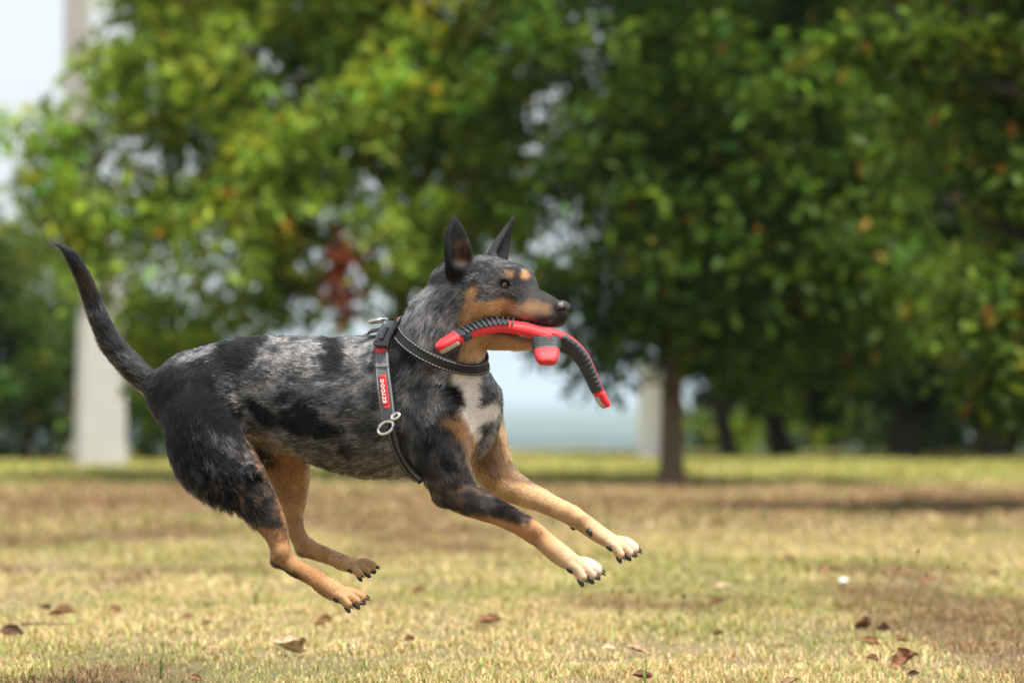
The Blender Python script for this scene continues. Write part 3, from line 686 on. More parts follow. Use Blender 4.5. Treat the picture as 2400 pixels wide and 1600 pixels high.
def coat(P, b, jit, seed=1):
    """albedo at points P lying on bone index b; jit: picture-pixel jitter that makes boundaries hairy"""
    n = len(P); u, v = pix(P)
    u = u + (fbm(P, 42, 3) - .5) * 24 + (vnoise(P, 120, 8) - .5) * 14 + jit[:, 0]; v = v + (fbm(P, 42, 13) - .5) * 24 + (vnoise(P, 120, 18) - .5) * 12 + jit[:, 1]
    nb = lambda *names: np.isin(b, [BN[k] for k in names])
    mott = fbm(P * np.array([0.75, 1, 1.1]), 38, 41, 4); fine = fbm(P * np.array([0.5, 1, 1.3]), 120, 57, 2)
    t = np.clip(sstep(.36, .62, mott * .62 + fine * .38), 0, 1)[:, None]
    c = DGREY * (1 - t) + GREY * t
    t2 = sstep(.56, .70, mott * .45 + fine * .55)[:, None]; c = c * (1 - t2 * .6) + LGREY * t2 * .6
    def put(m, col, k=1.0):
        c[m] = c[m] * (1 - k) + np.asarray(col) * k
    low = sstep(1000, 1110, v)[:, None] * .45                      # brown cast low on the flanks
    c = c * (1 - low) + (c * np.array([.95, .72, .50])) * low
    trunk = nb('torso', 'neck', 'fore_near', 'hind_near', 'tail')
    put(nb('fore_near'), BLACK, .70); put(nb('hind_near'), BLACK, .93)
    put(nb('neck') & (v < 800), LGREY, .16); put(nb('neck') & (v < 775) & (u < 1015) & (fine > .44), LGREY * 1.2, .5)
    for p in BLACK_PATCH: put(trunk & inside(u, v, p), BLACK, .985)
    for p in GREY_STREAK:
        m = trunk & inside(u, v, p); put(m & (fine > .42) & ~nb('hind_near'), LGREY, .34); put(m & (fine > .45) & nb('hind_near'), GREY, .5)
    put(nb('hind_near', 'torso') & (u < 440) & (v > 900), BLACK, .97)
    put(nb('torso') & (u < 420), BLACK, .8)
    # neck and throat
    put(nb('torso', 'neck', 'fore_far', 'fore_near') & inside(u, v, CHEST_TAN), TAN); put(nb('torso', 'neck', 'fore_far', 'fore_near', 'hind_far') & inside(u, v, CHEST_WHITE), WHITE)
    put(nb('fore_far') & (v < 1030) & (u > 1128) & (v > 984), LTAN)
    put(nb('torso') & (v > 1128) & (u > 800), LTAN, .8)
    # legs
    m = nb('fore_near') & ~inside(u, v, FORE_DARK) & (v > 1060); put(m, TAN)
    put(nb('fore_near') & inside(u, v, FORE_DARK) & (u > 1065) & (v > 1125), BLACK, .8)
    put(nb('fore_near') & (u > 1262), LTAN, .55); c[nb('fore_near')] = (lambda k, a: a * (1 - k) + CREAM * k)(sstep(1275, 1360, u[nb('fore_near')])[:, None] * .85, c[nb('fore_near')]); put(nb('fore_near') & (u > 1376), WHITE, .35)
    put(nb('fore_far') & (v > 1035), LTAN, .95); put(nb('fore_far') & inside(u, v, FAR_DARK), BROWN, .85)
    c[nb('fore_far')] = (lambda k, a: a * (1 - k) + CREAM * k)(sstep(1365, 1450, u[nb('fore_far')])[:, None] * .75, c[nb('fore_far')]); put(nb('fore_far') & (u > 1470), WHITE, .25)
    front = np.interp(v, [1000, 1090, 1164, 1199, 1300], [576, 611, 649, 662, 690]) - 9
    m = nb('hind_near') & (v > 1000) & ((u > front) | (v + jit[:, 1] * 3.2 > 1228 + (u - 600) * .30)); put(m, TAN * .85); put(m & (v < 1275) & (fine > .55), BROWN, .55)
    put(nb('hind_near') & (v > 1298) & (u < 715) & (v > 1322 + (u - 655) * .62), BLACK, .9)
    put(nb('hind_near') & (u > 770), LTAN, .5)
    put(nb('hind_far') & (v > 1030), TAN); put(nb('hind_far') & (v > 1030) & (u > 770), LTAN, .6); put(nb('hind_far') & (v > 1180), LTAN, .35)
    put(nb('hind_far') & (v > 1302 + (u - 720) * .45) & (u > 700) & (u < 770), BLACK, .8)
    put(oval(u, v, (626, 1066), (20, 22)) & nb('torso', 'hind_near', 'hind_far'), BLACK, .95)
    put(nb('torso') & (u > 585) & (u < 720) & (v > 1015) & (v > 1000 + (u - 600) * .6), LTAN, .35)
    joint = nb('fore_near', 'fore_far', 'hind_near', 'hind_far') & (v > 1120) & (fine > .60) & (u < 1390); put(joint, BROWN * 2.2, .35)
    # tail
    tl = nb('tail'); put(tl & (v < 720), BROWN * .12, .97); put(tl & (v < 640), BLACK, .97); put(tl & (v > 700) & (mott > .40), BLACK, .92)
    put(tl & (v > 895) & (u > 285) & (v > 928 + (u - 325) * .75), LTAN, .8)
    # head: black mask with frosted crown, tan cheeks and brows
    hd = nb('skull', 'muzzle', 'jaw', 'ear_near', 'ear_far')
    put(hd, BLACK, .86)
    put(hd & ((v < 640) | ((u < 1140) & (v < 720))) & (fine > .52), GREY, .28); put(nb('ear_near', 'ear_far'), BLACK, .95)
    put(nb('ear_near') & oval(u, v, (1082, 592), (15, 30), .15), BROWN * .45, .85)
    put(nb('ear_far') & (u < 1200), DGREY, .8)
    up_, uv_ = pix(P); up_ = up_ + jit[:, 0] * .6 + (vnoise(P, 150, 8) - .5) * 8; uv_ = uv_ + jit[:, 1] * .6 + (vnoise(P, 150, 28) - .5) * 8
    cheek = nb('skull', 'muzzle', 'jaw', 'neck') & inside(up_, uv_, CHEEK); put(cheek, TAN, .95); put(cheek & (up_ > 1205), DGREY * 2.5, .35); put(cheek & (up_ > 1225) & (fine > .45), DGREY * 2, .5)
    put(nb('skull', 'muzzle', 'neck') & oval(up_, uv_, (1105, 688), (17, 12), -.5), TAN, .9)
    put(nb('skull', 'muzzle') & oval(up_, uv_, (1197, 643), (11, 8), .2), TAN, .95); put(nb('skull', 'muzzle') & oval(up_, uv_, (1231, 643), (9, 11), .5), TAN, .95)
    put(nb('jaw', 'neck', 'skull') & inside(up_, uv_, THROAT) & (uv_ > 775), LTAN * .5 + CREAM * .5, .92)
    put(nb('jaw') & (uv_ > 760), TAN, .7)
    tanm = (c[:, 0] > c[:, 2] * 1.5) & (c[:, 0] > .1); c[tanm] *= (.68 + .64 * fbm(P[tanm], 48, 91, 3))[:, None]
    return c
def lips(P):
    """bare dark skin round the mouth"""
    q = (P - HO) @ HM
    return (q[:, 0] > .03) & (q[:, 2] < np.where(q[:, 0] > .13, -.071, -.062)) & (q[:, 2] > -.094) & (np.abs(q[:, 1]) < .06)
def head_local(P): return (P - HO) @ HM

dog = empty('dog', (float(at(760, 950, 0)[0]), 0.0, 0.0)); DOGO = np.array(dog.location)
tag(dog, 'blue merle dog with tan legs leaping across the lawn with a toy in its mouth', 'dog')
def local(V): return np.asarray(V) - DOGO

m_skin, nt, out = mat_new('coat under-hair')
a = N(nt, 'ShaderNodeAttribute', attribute_name='tint'); p = N(nt, 'ShaderNodeBsdfPrincipled'); p.inputs['Roughness'].default_value = .75; p.inputs['Specular IOR Level'].default_value = .2
tc = N(nt, 'ShaderNodeTexCoord'); nz = N(nt, 'ShaderNodeTexNoise', Scale=300.0, Detail=3.0); nt.links.new(tc.outputs['Object'], nz.inputs['Vector'])
bp = N(nt, 'ShaderNodeBump', Strength=.12, Distance=.002); nt.links.new(nz.outputs['Fac'], bp.inputs['Height']); nt.links.new(bp.outputs[0], p.inputs['Normal'])
nt.links.new(a.outputs['Color'], p.inputs['Base Color']); nt.links.new(p.outputs[0], out.inputs[0])
vc = coat(DV, bid, np.zeros((len(DV), 2)))
lp = lips(DV); vc[lp] = np.array([.030, .018, .020])
q = head_local(DV); eyelid = np.zeros(len(DV), bool)
for s in (1, -1): eyelid |= np.linalg.norm((q - np.array([.0795, s * .0385, -.003])) / np.array([1.35, 1, .9]), axis=1) < .0125
vc[eyelid] = BLACK
mouthin = lp & (np.abs(q[:, 1]) < .018) & (q[:, 0] < .13); vc[mouthin] = np.array([.16, .045, .05])
vc = relax(vc, 6)
body = mesh('body', local(DV), DF, m_skin, dog, col=vc)

# ------------------------------------------------------------------ harness loops on the surface
STRAP_ZONES = [   # picture-plane outlines of the straps, coat is pressed flat beneath them
    [(938, 748), (962, 770), (1002, 788), (1042, 825), (1082, 850), (1135, 858), (1135, 882), (1082, 882), (1028, 852), (988, 824), (966, 794), (936, 764)],
    [(876, 760), (930, 745), (926, 800), (914, 830), (930, 975), (920, 1010), (994, 1118), (984, 1130), (905, 1010), (892, 985), (880, 830)]]
def strap_zone(P):
    u, v = pix(P); m = np.zeros(len(P), bool)
    for z in STRAP_ZONES: m |= inside(u, v, z)
    return m & (P[:, 1] < 0.35)

# ------------------------------------------------------------------ fur
NH = 300000
T0 = DV[DF[:, 0]]; ar = np.linalg.norm(face_normals(DV, DF), axis=1)
wl = np.where(np.isin(bid[DF[:, 0]], [BN[k] for k in ('hind_near', 'hind_far', 'fore_near', 'fore_far', 'skull', 'muzzle', 'jaw', 'ear_near', 'ear_far')]) , 1.8, 1.0); ar = ar * wl
fi = rng.choice(len(DF), NH, p=ar / ar.sum()); a_, b_ = rng.random((2, NH))
f4 = DF[fi]
bil = lambda A: (A[f4[:, 0]] * ((1 - a_) * (1 - b_))[:, None] + A[f4[:, 1]] * (a_ * (1 - b_))[:, None] + A[f4[:, 2]] * (a_ * b_)[:, None] + A[f4[:, 3]] * ((1 - a_) * b_)[:, None])
RP = bil(DV); RN = bil(vn); RN /= np.linalg.norm(RN, axis=1)[:, None]; RT = bil(btan); RB = bid[f4[:, 0]]
RT = RT - RN * (RT * RN).sum(1)[:, None]; RT /= np.linalg.norm(RT, axis=1)[:, None] + 1e-6
LEN = {'torso': .0135, 'neck': .018, 'tail': .020, 'hind_near': .014, 'hind_far': .013, 'fore_near': .013, 'fore_far': .013, 'muzzle': .006, 'jaw': .008, 'skull': .009, 'ear_near': .006, 'ear_far': .006}
ln = np.zeros(NH); bu, bv = pix(RP)
for k, x in LEN.items(): ln[RB == BN[k]] = x
isb = lambda *nm: np.isin(RB, [BN[k] for k in nm])
legs = isb('hind_near', 'hind_far', 'fore_near', 'fore_far')
ln = np.where(legs, ln * (1 - .46 * sstep(1090, 1215, bv)), ln)
ln = np.where(isb('fore_near', 'fore_far'), ln * (1 - .3 * sstep(1100, 1200, bv)), ln)
breech = isb('hind_near') & (RN[:, 0] < -.25) & (bv > 990) & (bv < 1225); bramp = sstep(1000, 1110, bv) * (1 - .5 * sstep(1150, 1225, bv)) * sstep(-.2, -.6, RN[:, 0]); ln = np.where(breech, ln + (.031 - ln) * bramp, ln)
cheekruff = isb('skull', 'neck', 'jaw') & (bu < 1100) & (bv > 690); ln = np.where(cheekruff, .018, ln)
toe = (isb('fore_near') & (bu > 1350)) | (isb('fore_far') & (bu > 1440)) | (isb('hind_near') & (bu > 800)) | (isb('hind_far') & (bu > 832)); ln = np.where(toe, .0032, ln)
ln *= rng.uniform(.65, 1.2, NH)
hq = head_local(RP); keep = ~lips(RP) & ~strap_zone(RP)
for s in (1, -1): keep &= np.linalg.norm((hq - np.array([.0795, s * .0385, -.003])) / np.array([1.2, 1, 1]), axis=1) > .0125
keep &= ~((hq[:, 0] > .172) & (np.abs(hq[:, 1]) < .03) & (hq[:, 2] > -.052))
RP, RN, RT, RB, ln, bu, bv, breech, bramp = (x[keep] for x in (RP, RN, RT, RB, ln, bu, bv, breech, bramp)); NH = len(RP)
soft = np.isin(RB, [BN[k] for k in ('skull', 'muzzle', 'jaw', 'fore_near', 'fore_far', 'hind_near', 'hind_far')])
jit = rng.normal(0, 1, (NH, 2)) * np.where(soft, 6.5, 4.0)[:, None]
hc = coat(RP, RB, jit)
lum = rng.normal(1, .28, NH)[:, None]; hc = np.clip(hc * np.clip(lum, .45, 1.7), 0.003, .9)
# a share of the hairs in the merle are pale or black guard hairs
mer = (np.ptp(hc, axis=1) < .06) & (hc.mean(1) > .045) & (hc.mean(1) < .5); rnd = rng.random(NH)
hc[mer & (rnd < .33)] = BLACK * 1.6; hc[mer & (rnd > .82)] = LGREY * 1.3
tanh_ = (hc[:, 0] > hc[:, 2] * 1.9) & (hc[:, 0] > .12); hc[tanh_ & (rnd < .22)] *= .35; hc[tanh_ & (rnd > .90)] = np.clip(hc[tanh_ & (rnd > .90)] * 1.35, 0, .85)
lift = np.where(breech, .30 + .34 * bramp, .30)
lift = np.where(np.isin(RB, [BN['tail']]), .22, lift); lift = np.where(np.isin(RB, [BN['skull'], BN['muzzle'], BN['ear_near'], BN['ear_far'], BN['jaw']]), .25, lift)
# clumps: neighbouring hairs lean the same way
cl = np.stack([fbm(RP, 55, 61 + k, 2) - .5 for k in range(3)], 1) * np.where(np.isin(RB, [BN['hind_near'], BN['tail']]), .6, 1.1)[:, None]
dirv = RT + RN * lift[:, None] + cl * .55 + rng.normal(0, .10, (NH, 3))
dirv[:, 2] -= np.where(breech, .05 + .5 * bramp, .05)
dirv -= RN * np.minimum((dirv * RN).sum(1) - .10, 0)[:, None]; dirv /= np.linalg.norm(dirv, axis=1)[:, None]
d2 = dirv - RN * .25 + cl * .25; d2[:, 2] -= .06; d2 -= RN * np.minimum((d2 * RN).sum(1) - .02, 0)[:, None]; d2 /= np.linalg.norm(d2, axis=1)[:, None]
root = RP - RN * .001
K = 4; pts = np.zeros((NH, K, 3), np.float32)
pts[:, 0] = root; pts[:, 1] = root + dirv * (ln * .35)[:, None]; pts[:, 2] = pts[:, 1] + (dirv + d2) * .5 * (ln * .35)[:, None]; pts[:, 3] = pts[:, 2] + d2 * (ln * .3)[:, None]
hcv = bpy.data.hair_curves.new('fur'); hcv.add_curves([K] * NH)
hcv.attributes['position'].data.foreach_set('vector', local(pts.reshape(-1, 3)).astype(np.float32).ravel())
rad = np.tile(np.array([.00034, .00033, .00026, .00006], np.float32), (NH, 1)) * np.where(ln > .012, 1.0, .75)[:, None]
ra_at = hcv.attributes.get('radius') or hcv.attributes.new('radius', 'FLOAT', 'POINT'); ra_at.data.foreach_set('value', rad.astype(np.float32).ravel())
ca = hcv.attributes.new('tint', 'FLOAT_COLOR', 'CURVE'); c4 = np.ones((NH, 4), np.float32); c4[:, :3] = hc; ca.data.foreach_set('color', c4.ravel())
m_fur, nt, out = mat_new('dog fur')
a = N(nt, 'ShaderNodeAttribute', attribute_name='tint')
hb = N(nt, 'ShaderNodeBsdfHairPrincipled'); hb.parametrization = 'COLOR'; hb.inputs['Roughness'].default_value = .38; hb.inputs['Radial Roughness'].default_value = .55; hb.inputs['Coat'].default_value = 0.0; hb.inputs['IOR'].default_value = 1.22
nt.links.new(a.outputs['Color'], hb.inputs['Color']); nt.links.new(hb.outputs[0], out.inputs[0])
hcv.materials.append(m_fur)
fur = link('fur', hcv, dog)

# ------------------------------------------------------------------ eyes, nose, claws, pads
def uvsphere(c, r, M, nu=20, nv=14):
    V = []; F = []
    for j in range(nv + 1):
        th = math.pi * j / nv
        for i in range(nu):
            ph = 2 * math.pi * i / nu
            V.append(np.asarray(c) + M @ (np.array([math.cos(th), math.sin(th) * math.cos(ph), math.sin(th) * math.sin(ph)]) * r))
    for j in range(nv):
        for i in range(nu): F.append((j * nu + i, j * nu + (i + 1) % nu, (j + 1) * nu + (i + 1) % nu, (j + 1) * nu + i))
    return V, F
m_eye = principled('dark amber iris', (.15, .065, .022), .08, spec=.8); m_pup = principled('pupil', (.004, .004, .005), .05, spec=.9); m_ball = principled('eye rim', (.02, .012, .010), .15)
for s in (1, -1):
    look = hf * .80 + hl * s * .60; look /= np.linalg.norm(look); a1 = np.cross(look, hw); a1 /= np.linalg.norm(a1); a2 = np.cross(look, a1)
    Me = np.stack([look, a1, a2], 1); ce = H(.0750, s * .0332, -.003)
    V, F = uvsphere(ce, np.array([.0092, .0092, .0092]), Me, 24, 18)
    e = mesh('eye', local(V), F, m_ball, dog); e.data.materials.append(m_eye); e.data.materials.append(m_pup)
    for pl in e.data.polygons:
        c = np.mean([V[i] for i in pl.vertices], 0) - ce; an = math.acos(max(-1, min(1, float(c @ look) / .0092)))
        pl.material_index = 2 if an < .48 else (1 if an < 1.0 else 0)
NF = Field(H(.181, 0, -.03) - .05, H(.181, 0, -.03) + .05, .0014)
NF.ell(H(.180, 0, -.030), (.0135, .0185, .0125), HM, k=.004); NF.ell(H(.184, .008, -.033), (.008, .0085, .0095), HM, k=.005); NF.ell(H(.184, -.008, -.033), (.008, .0085, .0095), HM, k=.005)
NF.ell(H(.182, 0, -.040), (.007, .006, .008), HM, k=.004)
for s in (1, -1):
    NF.ell(H(.193, s * .0085, -.034), (.006, .0038, .0036), HM, k=.002, sub=True); NF.ell(H(.189, s * .0145, -.036), (.006, .004, .0022), HM, k=.002, sub=True)
NF.ell(H(.195, 0, -.036), (.004, .0008, .012), HM, k=.002, sub=True)
V, F = NF.nets(); mesh('nose', local(V), F[:, ::-1], principled('wet black nose leather', (.018, .017, .02), .32, spec=.6, bump=.25, bscale=500), dog)
m_claw = principled('black claw horn', (.022, .019, .018), .5, noise=.3, nscale=200); m_pad = principled('black paw pad', (.020, .018, .018), .7, bump=.4, bscale=400)
for nm, (A, B, d, lat, up, toes, r) in PAWS.items():
    for (a, m, b, rr) in toes:
        t = b - m; t /= np.linalg.norm(t)
        p0 = b + t * rr * .30 + up * rr * .22
        pth = [p0 + t * x * rr + up * (.16 * math.sin(x * 1.6) - .22 * x * x) * rr for x in (0, .2, .4, .6, .78)]
        V, F = tube_arrays(pth, [rr * .19, rr * .19, rr * .15, rr * .09, rr * .03], 8); mesh('claw', local(V), F, m_claw, dog)
        V, F = uvsphere(b - up * rr * .52 - t * rr * .12, np.array([rr * .70, rr * .44, rr * .36]), np.stack([t, np.cross(up, t), up], 1), 14, 10); mesh('toe_pad', local(V), F, m_pad, dog)
    cpd = A - up * (r * .78) + d * r * .3 + lat * .004
    V, F = uvsphere(cpd, np.array([r * .95, r * 1.3, r * .55]), np.stack([d, lat, up], 1), 16, 10); mesh('heel_pad', local(V), F, m_pad, dog)
for c_, r_ in ((at(1345, 1231, near(1343, -.070)), .0078), (at(1259, 1272, near(1259, .081)), .0072)):
    V, F = uvsphere(c_, np.array([r_, r_ * .9, r_ * 1.15]), np.eye(3), 14, 10); mesh('wrist_pad', local(V), F, m_pad, dog)
V, F = tube_arrays([at(1378, 1240, near(1380, -.046)), at(1384, 1249, near(1380, -.043)), at(1386, 1256, near(1380, -.043))], [.0055, .005, .0015], 8); mesh('dewclaw', local(V), F, m_claw, dog)

# ================================================================== harness worn by the dog
def surf(u, v, off, far=False):
    """point on the coat surface (raised by off) that carries picture-plane position (u, v), on the near or the far flank"""
    ys = np.linspace(-.42, .42, 421) if not far else np.linspace(.42, -.42, 421)
    P = at(u, v, ys); s = FD.sample(P) - off
    k = np.argmax(s < 0) if (s < 0).any() else int(np.argmin(s))
    if k > 0 and s[k] < 0:
        t = s[k - 1] / (s[k - 1] - s[k]); return P[k - 1] * (1 - t) + P[k] * t
    return P[k]
def grad(P, e=.006):
    g = np.array([FD.sample(P + np.array(d) * e) - FD.sample(P - np.array(d) * e) for d in ((1, 0, 0), (0, 1, 0), (0, 0, 1))]).T
    return g / (np.linalg.norm(g) + 1e-9)
def resample(P, n):
    P = catmull(np.asarray(P, float), 8); d = np.r_[0, np.cumsum(np.linalg.norm(np.diff(P, axis=0), axis=1))]
    return np.array([np.interp(np.linspace(0, d[-1], n), d, P[:, k]) for k in range(P.shape[1])]).T
def band(rows, th):
    """rows (n, m, 3) of points across a strap -> closed slab of thickness th, raised along the outward normal"""
    n, m, _ = rows.shape
    du = np.gradient(rows, axis=0); dv = np.gradient(rows, axis=1); nn = np.cross(du, dv); nn /= np.linalg.norm(nn, axis=2)[..., None] + 1e-12
    if (nn * (rows - FDC)).sum() < 0: nn = -nn
    top = rows + nn * th; V = np.concatenate([rows.reshape(-1, 3), top.reshape(-1, 3)]); o = n * m; F = []
    I = lambda i, j, t=0: t * o + i * m + j
    for i in range(n - 1):
        for j in range(m - 1):
            F.append((I(i, j, 1), I(i, j + 1, 1), I(i + 1, j + 1, 1), I(i + 1, j, 1))); F.append((I(i, j), I(i + 1, j), I(i + 1, j + 1), I(i, j + 1)))
        F.append((I(i, 0), I(i, 0, 1), I(i + 1, 0, 1), I(i + 1, 0))); F.append((I(i, m - 1), I(i + 1, m - 1), I(i + 1, m - 1, 1), I(i, m - 1, 1)))
    for i in (0, n - 1): F.append(tuple(I(i, j) for j in range(m)) + tuple(I(i, j, 1) for j in range(m - 1, -1, -1)))
    return V, F, top, nn
FDC = at(960, 930, -0.06)
harness = empty('dog_harness', tuple(at(905, 950, -.15))); HOR = np.array(harness.location)
tag(harness, 'black and grey webbing harness with metal rings strapped round the dog', 'harness')
hloc = lambda V: np.asarray(V) - HOR
m_black = principled('black webbing', (.012, .012, .013), .75, bump=.3, bscale=900); m_grey = principled('grey webbing', (.15, .16, .175), .8, noise=.15, nscale=300, bump=.4, bscale=900)
m_stitch = principled('grey stitching thread', (.34, .34, .35), .7); m_metal = principled('nickel plated steel', (.72, .70, .66), .22, metal=1.0)
m_plast = principled('black buckle plastic', (.020, .022, .026), .35, spec=.6); m_red = principled('red woven label', (.62, .022, .03), .6, bump=.2, bscale=800); m_print = principled('white print', (.82, .8, .78), .6)
def stitches(top, nn, frac, parent, step=.0068, dash=.0042, name='stitching'):
    """one dashed seam along a strap, frac = place across the strap"""
    n, m, _ = top.shape; j = frac * (m - 1); j0 = int(j); f = j - j0
    L = top[:, j0] * (1 - f) + top[:, min(j0 + 1, m - 1)] * f; Nn = nn[:, j0]
    d = np.r_[0, np.cumsum(np.linalg.norm(np.diff(L, axis=0), axis=1))]; mb = MB()
    g = lambda s: np.array([np.interp(s, d, L[:, k]) for k in range(3)]) ; gn = lambda s: np.array([np.interp(s, d, Nn[:, k]) for k in range(3)])
    s = 0.0
    while s + dash < d[-1]:
        mb.tube([g(s) + gn(s) * .0003, g(s + dash) + gn(s) * .0003], [.0008, .0008], 5); s += step
    return mb.build(name, m_stitch, parent)
def strap_px(up, low, n=46, m=7, off=.012, th=.0026, far=False):
    A = resample(up, n); B = resample(low, n); rows = np.zeros((n, m, 3))
    for i in range(n):
        for j in range(m):
            f = j / (m - 1); q = A[i] * (1 - f) + B[i] * f; rows[i, j] = surf(q[0], q[1], off, far)
    for _ in range(4):     # even out the lie of the strap
        r = rows.copy(); r[1:-1] = rows[1:-1] * .5 + (rows[:-2] + rows[2:]) * .25; rows = r
    return band(rows, th)
# neck loop: plane section of the coat surface, swept as a closed band
def loop(c, e1, e2, width, off, n=84, m=6, th=.0026, bow=0.0):
    e1 = e1 / np.linalg.norm(e1); e2 = e2 - e1 * (e2 @ e1); e2 /= np.linalg.norm(e2); ax = np.cross(e1, e2)
    rows = np.zeros((n, m, 3)); rad = np.zeros((n, m))
    for i in range(n):
        th_ = 2 * math.pi * i / (n - 1); d = math.cos(th_) * e1 + math.sin(th_) * e2
        for j in range(m):
            o = c + ax * width * (j / (m - 1) - .5); t = np.linspace(0, .22, 221); P = o + t[:, None] * d; s = FD.sample(P) - off
            rad[i, j] = t[np.argmax(s > 0)]
    rad[-1] = rad[0]
    for _ in range(3):
        r = rad.copy(); r[1:-1] = rad[1:-1] * .5 + (rad[:-2] + rad[2:]) * .25; r[0] = r[-1] = rad[0] * .5 + (rad[1] + rad[-2]) * .25; rad = r
    for i in range(n):
        th_ = 2 * math.pi * i / (n - 1); d = math.cos(th_) * e1 + math.sin(th_) * e2
        for j in range(m): rows[i, j] = c + ax * width * (j / (m - 1) - .5) + d * rad[i, j]
    return band(rows, th)
ta = at(944, 750, -.085); tb = at(1120, 864, -.15)
V, F, top, nn = loop((ta + tb) / 2, tb - ta, LAT + np.array([-.10, 0, -.30]), .0215, .0045)
ns = mesh('neck_strap', hloc(V), F, m_black, harness)
for fr in (.13, .87): stitches(top - HOR, nn, fr, ns)
# flank straps (grey), one on each side, and the girth straps running forward under the chest
def label_quad(top, nn, i0, i1, j0, j1, lift, name, mat, parent):
    rows = top[i0:i1 + 1, j0:j1 + 1] + nn[i0:i1 + 1, j0:j1 + 1] * lift; V, F, t2, n2 = band(rows, .0012)
    return mesh(name, hloc(V), F, mat, parent), t2, n2
for far in (False, True):
    V, F, top, nn = strap_px([(884, 812), (882, 845), (883, 885), (888, 930), (896, 986)], [(909, 812), (911, 845), (915, 885), (921, 930), (927, 982)], n=52, m=9, off=.009, far=far)
    ss = mesh('side_strap', hloc(V), F, m_grey, harness)
    for fr in (.07, .93): stitches(top - HOR, nn, fr, ss, step=.004, dash=.003)
    label_quad(top, nn, 0, 5, 0, 7, .0008, 'fabric_tab', m_red, ss)
    rows = top[12:15]; V2, F2, *_ = band(rows + nn[12:15] * .0003, .0016); mesh('fold_seam', hloc(V2), F2, m_grey, ss)
    lab, t2, n2 = label_quad(top, nn, 20, 42, 2, 6, .0006, 'brand_label', m_red, ss)
    if not far:
        i0, i1 = t2[1, 2], t2[-2, 2]; x = i0 - i1; Lx = np.linalg.norm(x); x /= Lx; z = n2[11, 2]; z = z - x * (z @ x); z /= np.linalg.norm(z); y = np.cross(z, x)
        fc = bpy.data.curves.new('label_lettering', 'FONT'); fc.body = 'EZYDOG'; fc.align_x = 'CENTER'; fc.align_y = 'CENTER'; fc.size = .0100; fc.extrude = .0002; fc.shear = .15; fc.space_character = 1.15; fc.offset = .0004
        tmp = bpy.data.objects.new('tmp', fc); COL.objects.link(tmp); bpy.context.view_layer.update()
        tme = bpy.data.meshes.new_from_object(tmp.evaluated_get(bpy.context.evaluated_depsgraph_get())); bpy.data.objects.remove(tmp)
        tme.materials.clear(); tme.materials.append(m_print); ft = link('label_lettering', tme, lab)
        c = t2[len(t2) // 2, 2] + z * .0022 - HOR
        ft.matrix_local = Matrix(((x[0], y[0], z[0], c[0]), (x[1], y[1], z[1], c[1]), (x[2], y[2], z[2], c[2]), (0, 0, 0, 1)))
    V, F, top, nn = strap_px([(925, 984), (929, 1015), (942, 1055), (963, 1092), (992, 1122)], [(906, 1002), (912, 1028), (925, 1066), (948, 1104), (980, 1132)], n=44, m=7, off=.007, far=far)
    gs = mesh('girth_strap', hloc(V), F, m_black, harness)
    for fr in (.18, .80): stitches(top - HOR, nn, fr, gs, step=.0055, dash=.0036)
    # rings at the joint
    for (ru, rv, rr, tx, tz) in ((904, 1002, .0165, .55, .80), (927, 975, .0085, .9, .3)):
        c = surf(ru, rv, .019, far); g = grad(c); a1 = np.cross(g, [0, 0, 1]); a1 /= np.linalg.norm(a1); a2 = np.cross(g, a1)
        a2 = a2 * .75 + g * .5; a2 /= np.linalg.norm(a2)
        pth = [c + rr * (math.cos(t) * (a1 * .92 + a2 * .38) + .72 * math.sin(t) * (a2 * .92 - a1 * .38)) for t in np.linspace(0, 2 * math.pi, 33)]
        MB().tube(pth, .0030, 8).build('ring', m_metal, harness, origin=None).data.transform(Matrix.Translation(-Vector(HOR)))
    # side release buckle between the flank strap and the back
    V, F, top, nn = strap_px([(884, 816), (886, 800), (894, 780), (908, 758)], [(912, 816), (916, 800), (926, 780), (938, 756)], n=22, m=7, off=.012, th=.0085, far=far)
    bk = mesh('buckle', hloc(V), F, m_plast, harness)
    rows = top[5:16, 2:5]; V, F, *_ = band(rows + nn[5:16, 2:5] * .0002, .003); mesh('buckle_tongue', hloc(V), F, m_plast, bk)
    V, F, *_ = band(top[0:4] + nn[0:4] * .0002, .004); mesh('buckle_bar', hloc(V), F, m_plast, bk)
# back piece: strap over the withers with its leash ring
def over(us, w0, w1, off, th):
    rows = np.zeros((len(us), 9, 3))
    for i, u_ in enumerate(us):
        for j, s in enumerate(np.linspace(-1, 1, 9)):
            c = at(u_, 760, mid(u_)) + LAT * s * (w0 + (w1 - w0) * i / (len(us) - 1)); z = np.linspace(.95, .5, 300)
            P = np.column_stack([np.full(300, c[0]), np.full(300, c[1]), z]); sdv = FD.sample(P) - off; k = np.argmax(sdv < 0); rows[i, j] = P[k]
    return band(rows, th)
V, F, top, nn = over(np.linspace(880, 950, 12), .040, .034, .010, .003); bs = mesh('back_strap', hloc(V), F, m_black, harness)
stitches(top - HOR, nn, .5, bs)
V, F, *_ = band(top[9:, 1:8] + nn[9:, 1:8] * .0005, .0016); mesh('fabric_tab', hloc(V), F, m_red, bs)
c = at(886, 757, mid(886) - .01); fwd = np.array([math.cos(YAW), -math.sin(YAW), .06])
pth = [c + fwd * .017 * math.cos(t) + LAT * .019 * math.sin(t) + np.array([0, 0, .004 + .002 * math.cos(t)]) for t in np.linspace(0, 2 * math.pi, 33)]
o = MB().tube(pth, .0030, 8).build('ring', m_metal, harness); o.data.transform(Matrix.Translation(-Vector(HOR)))

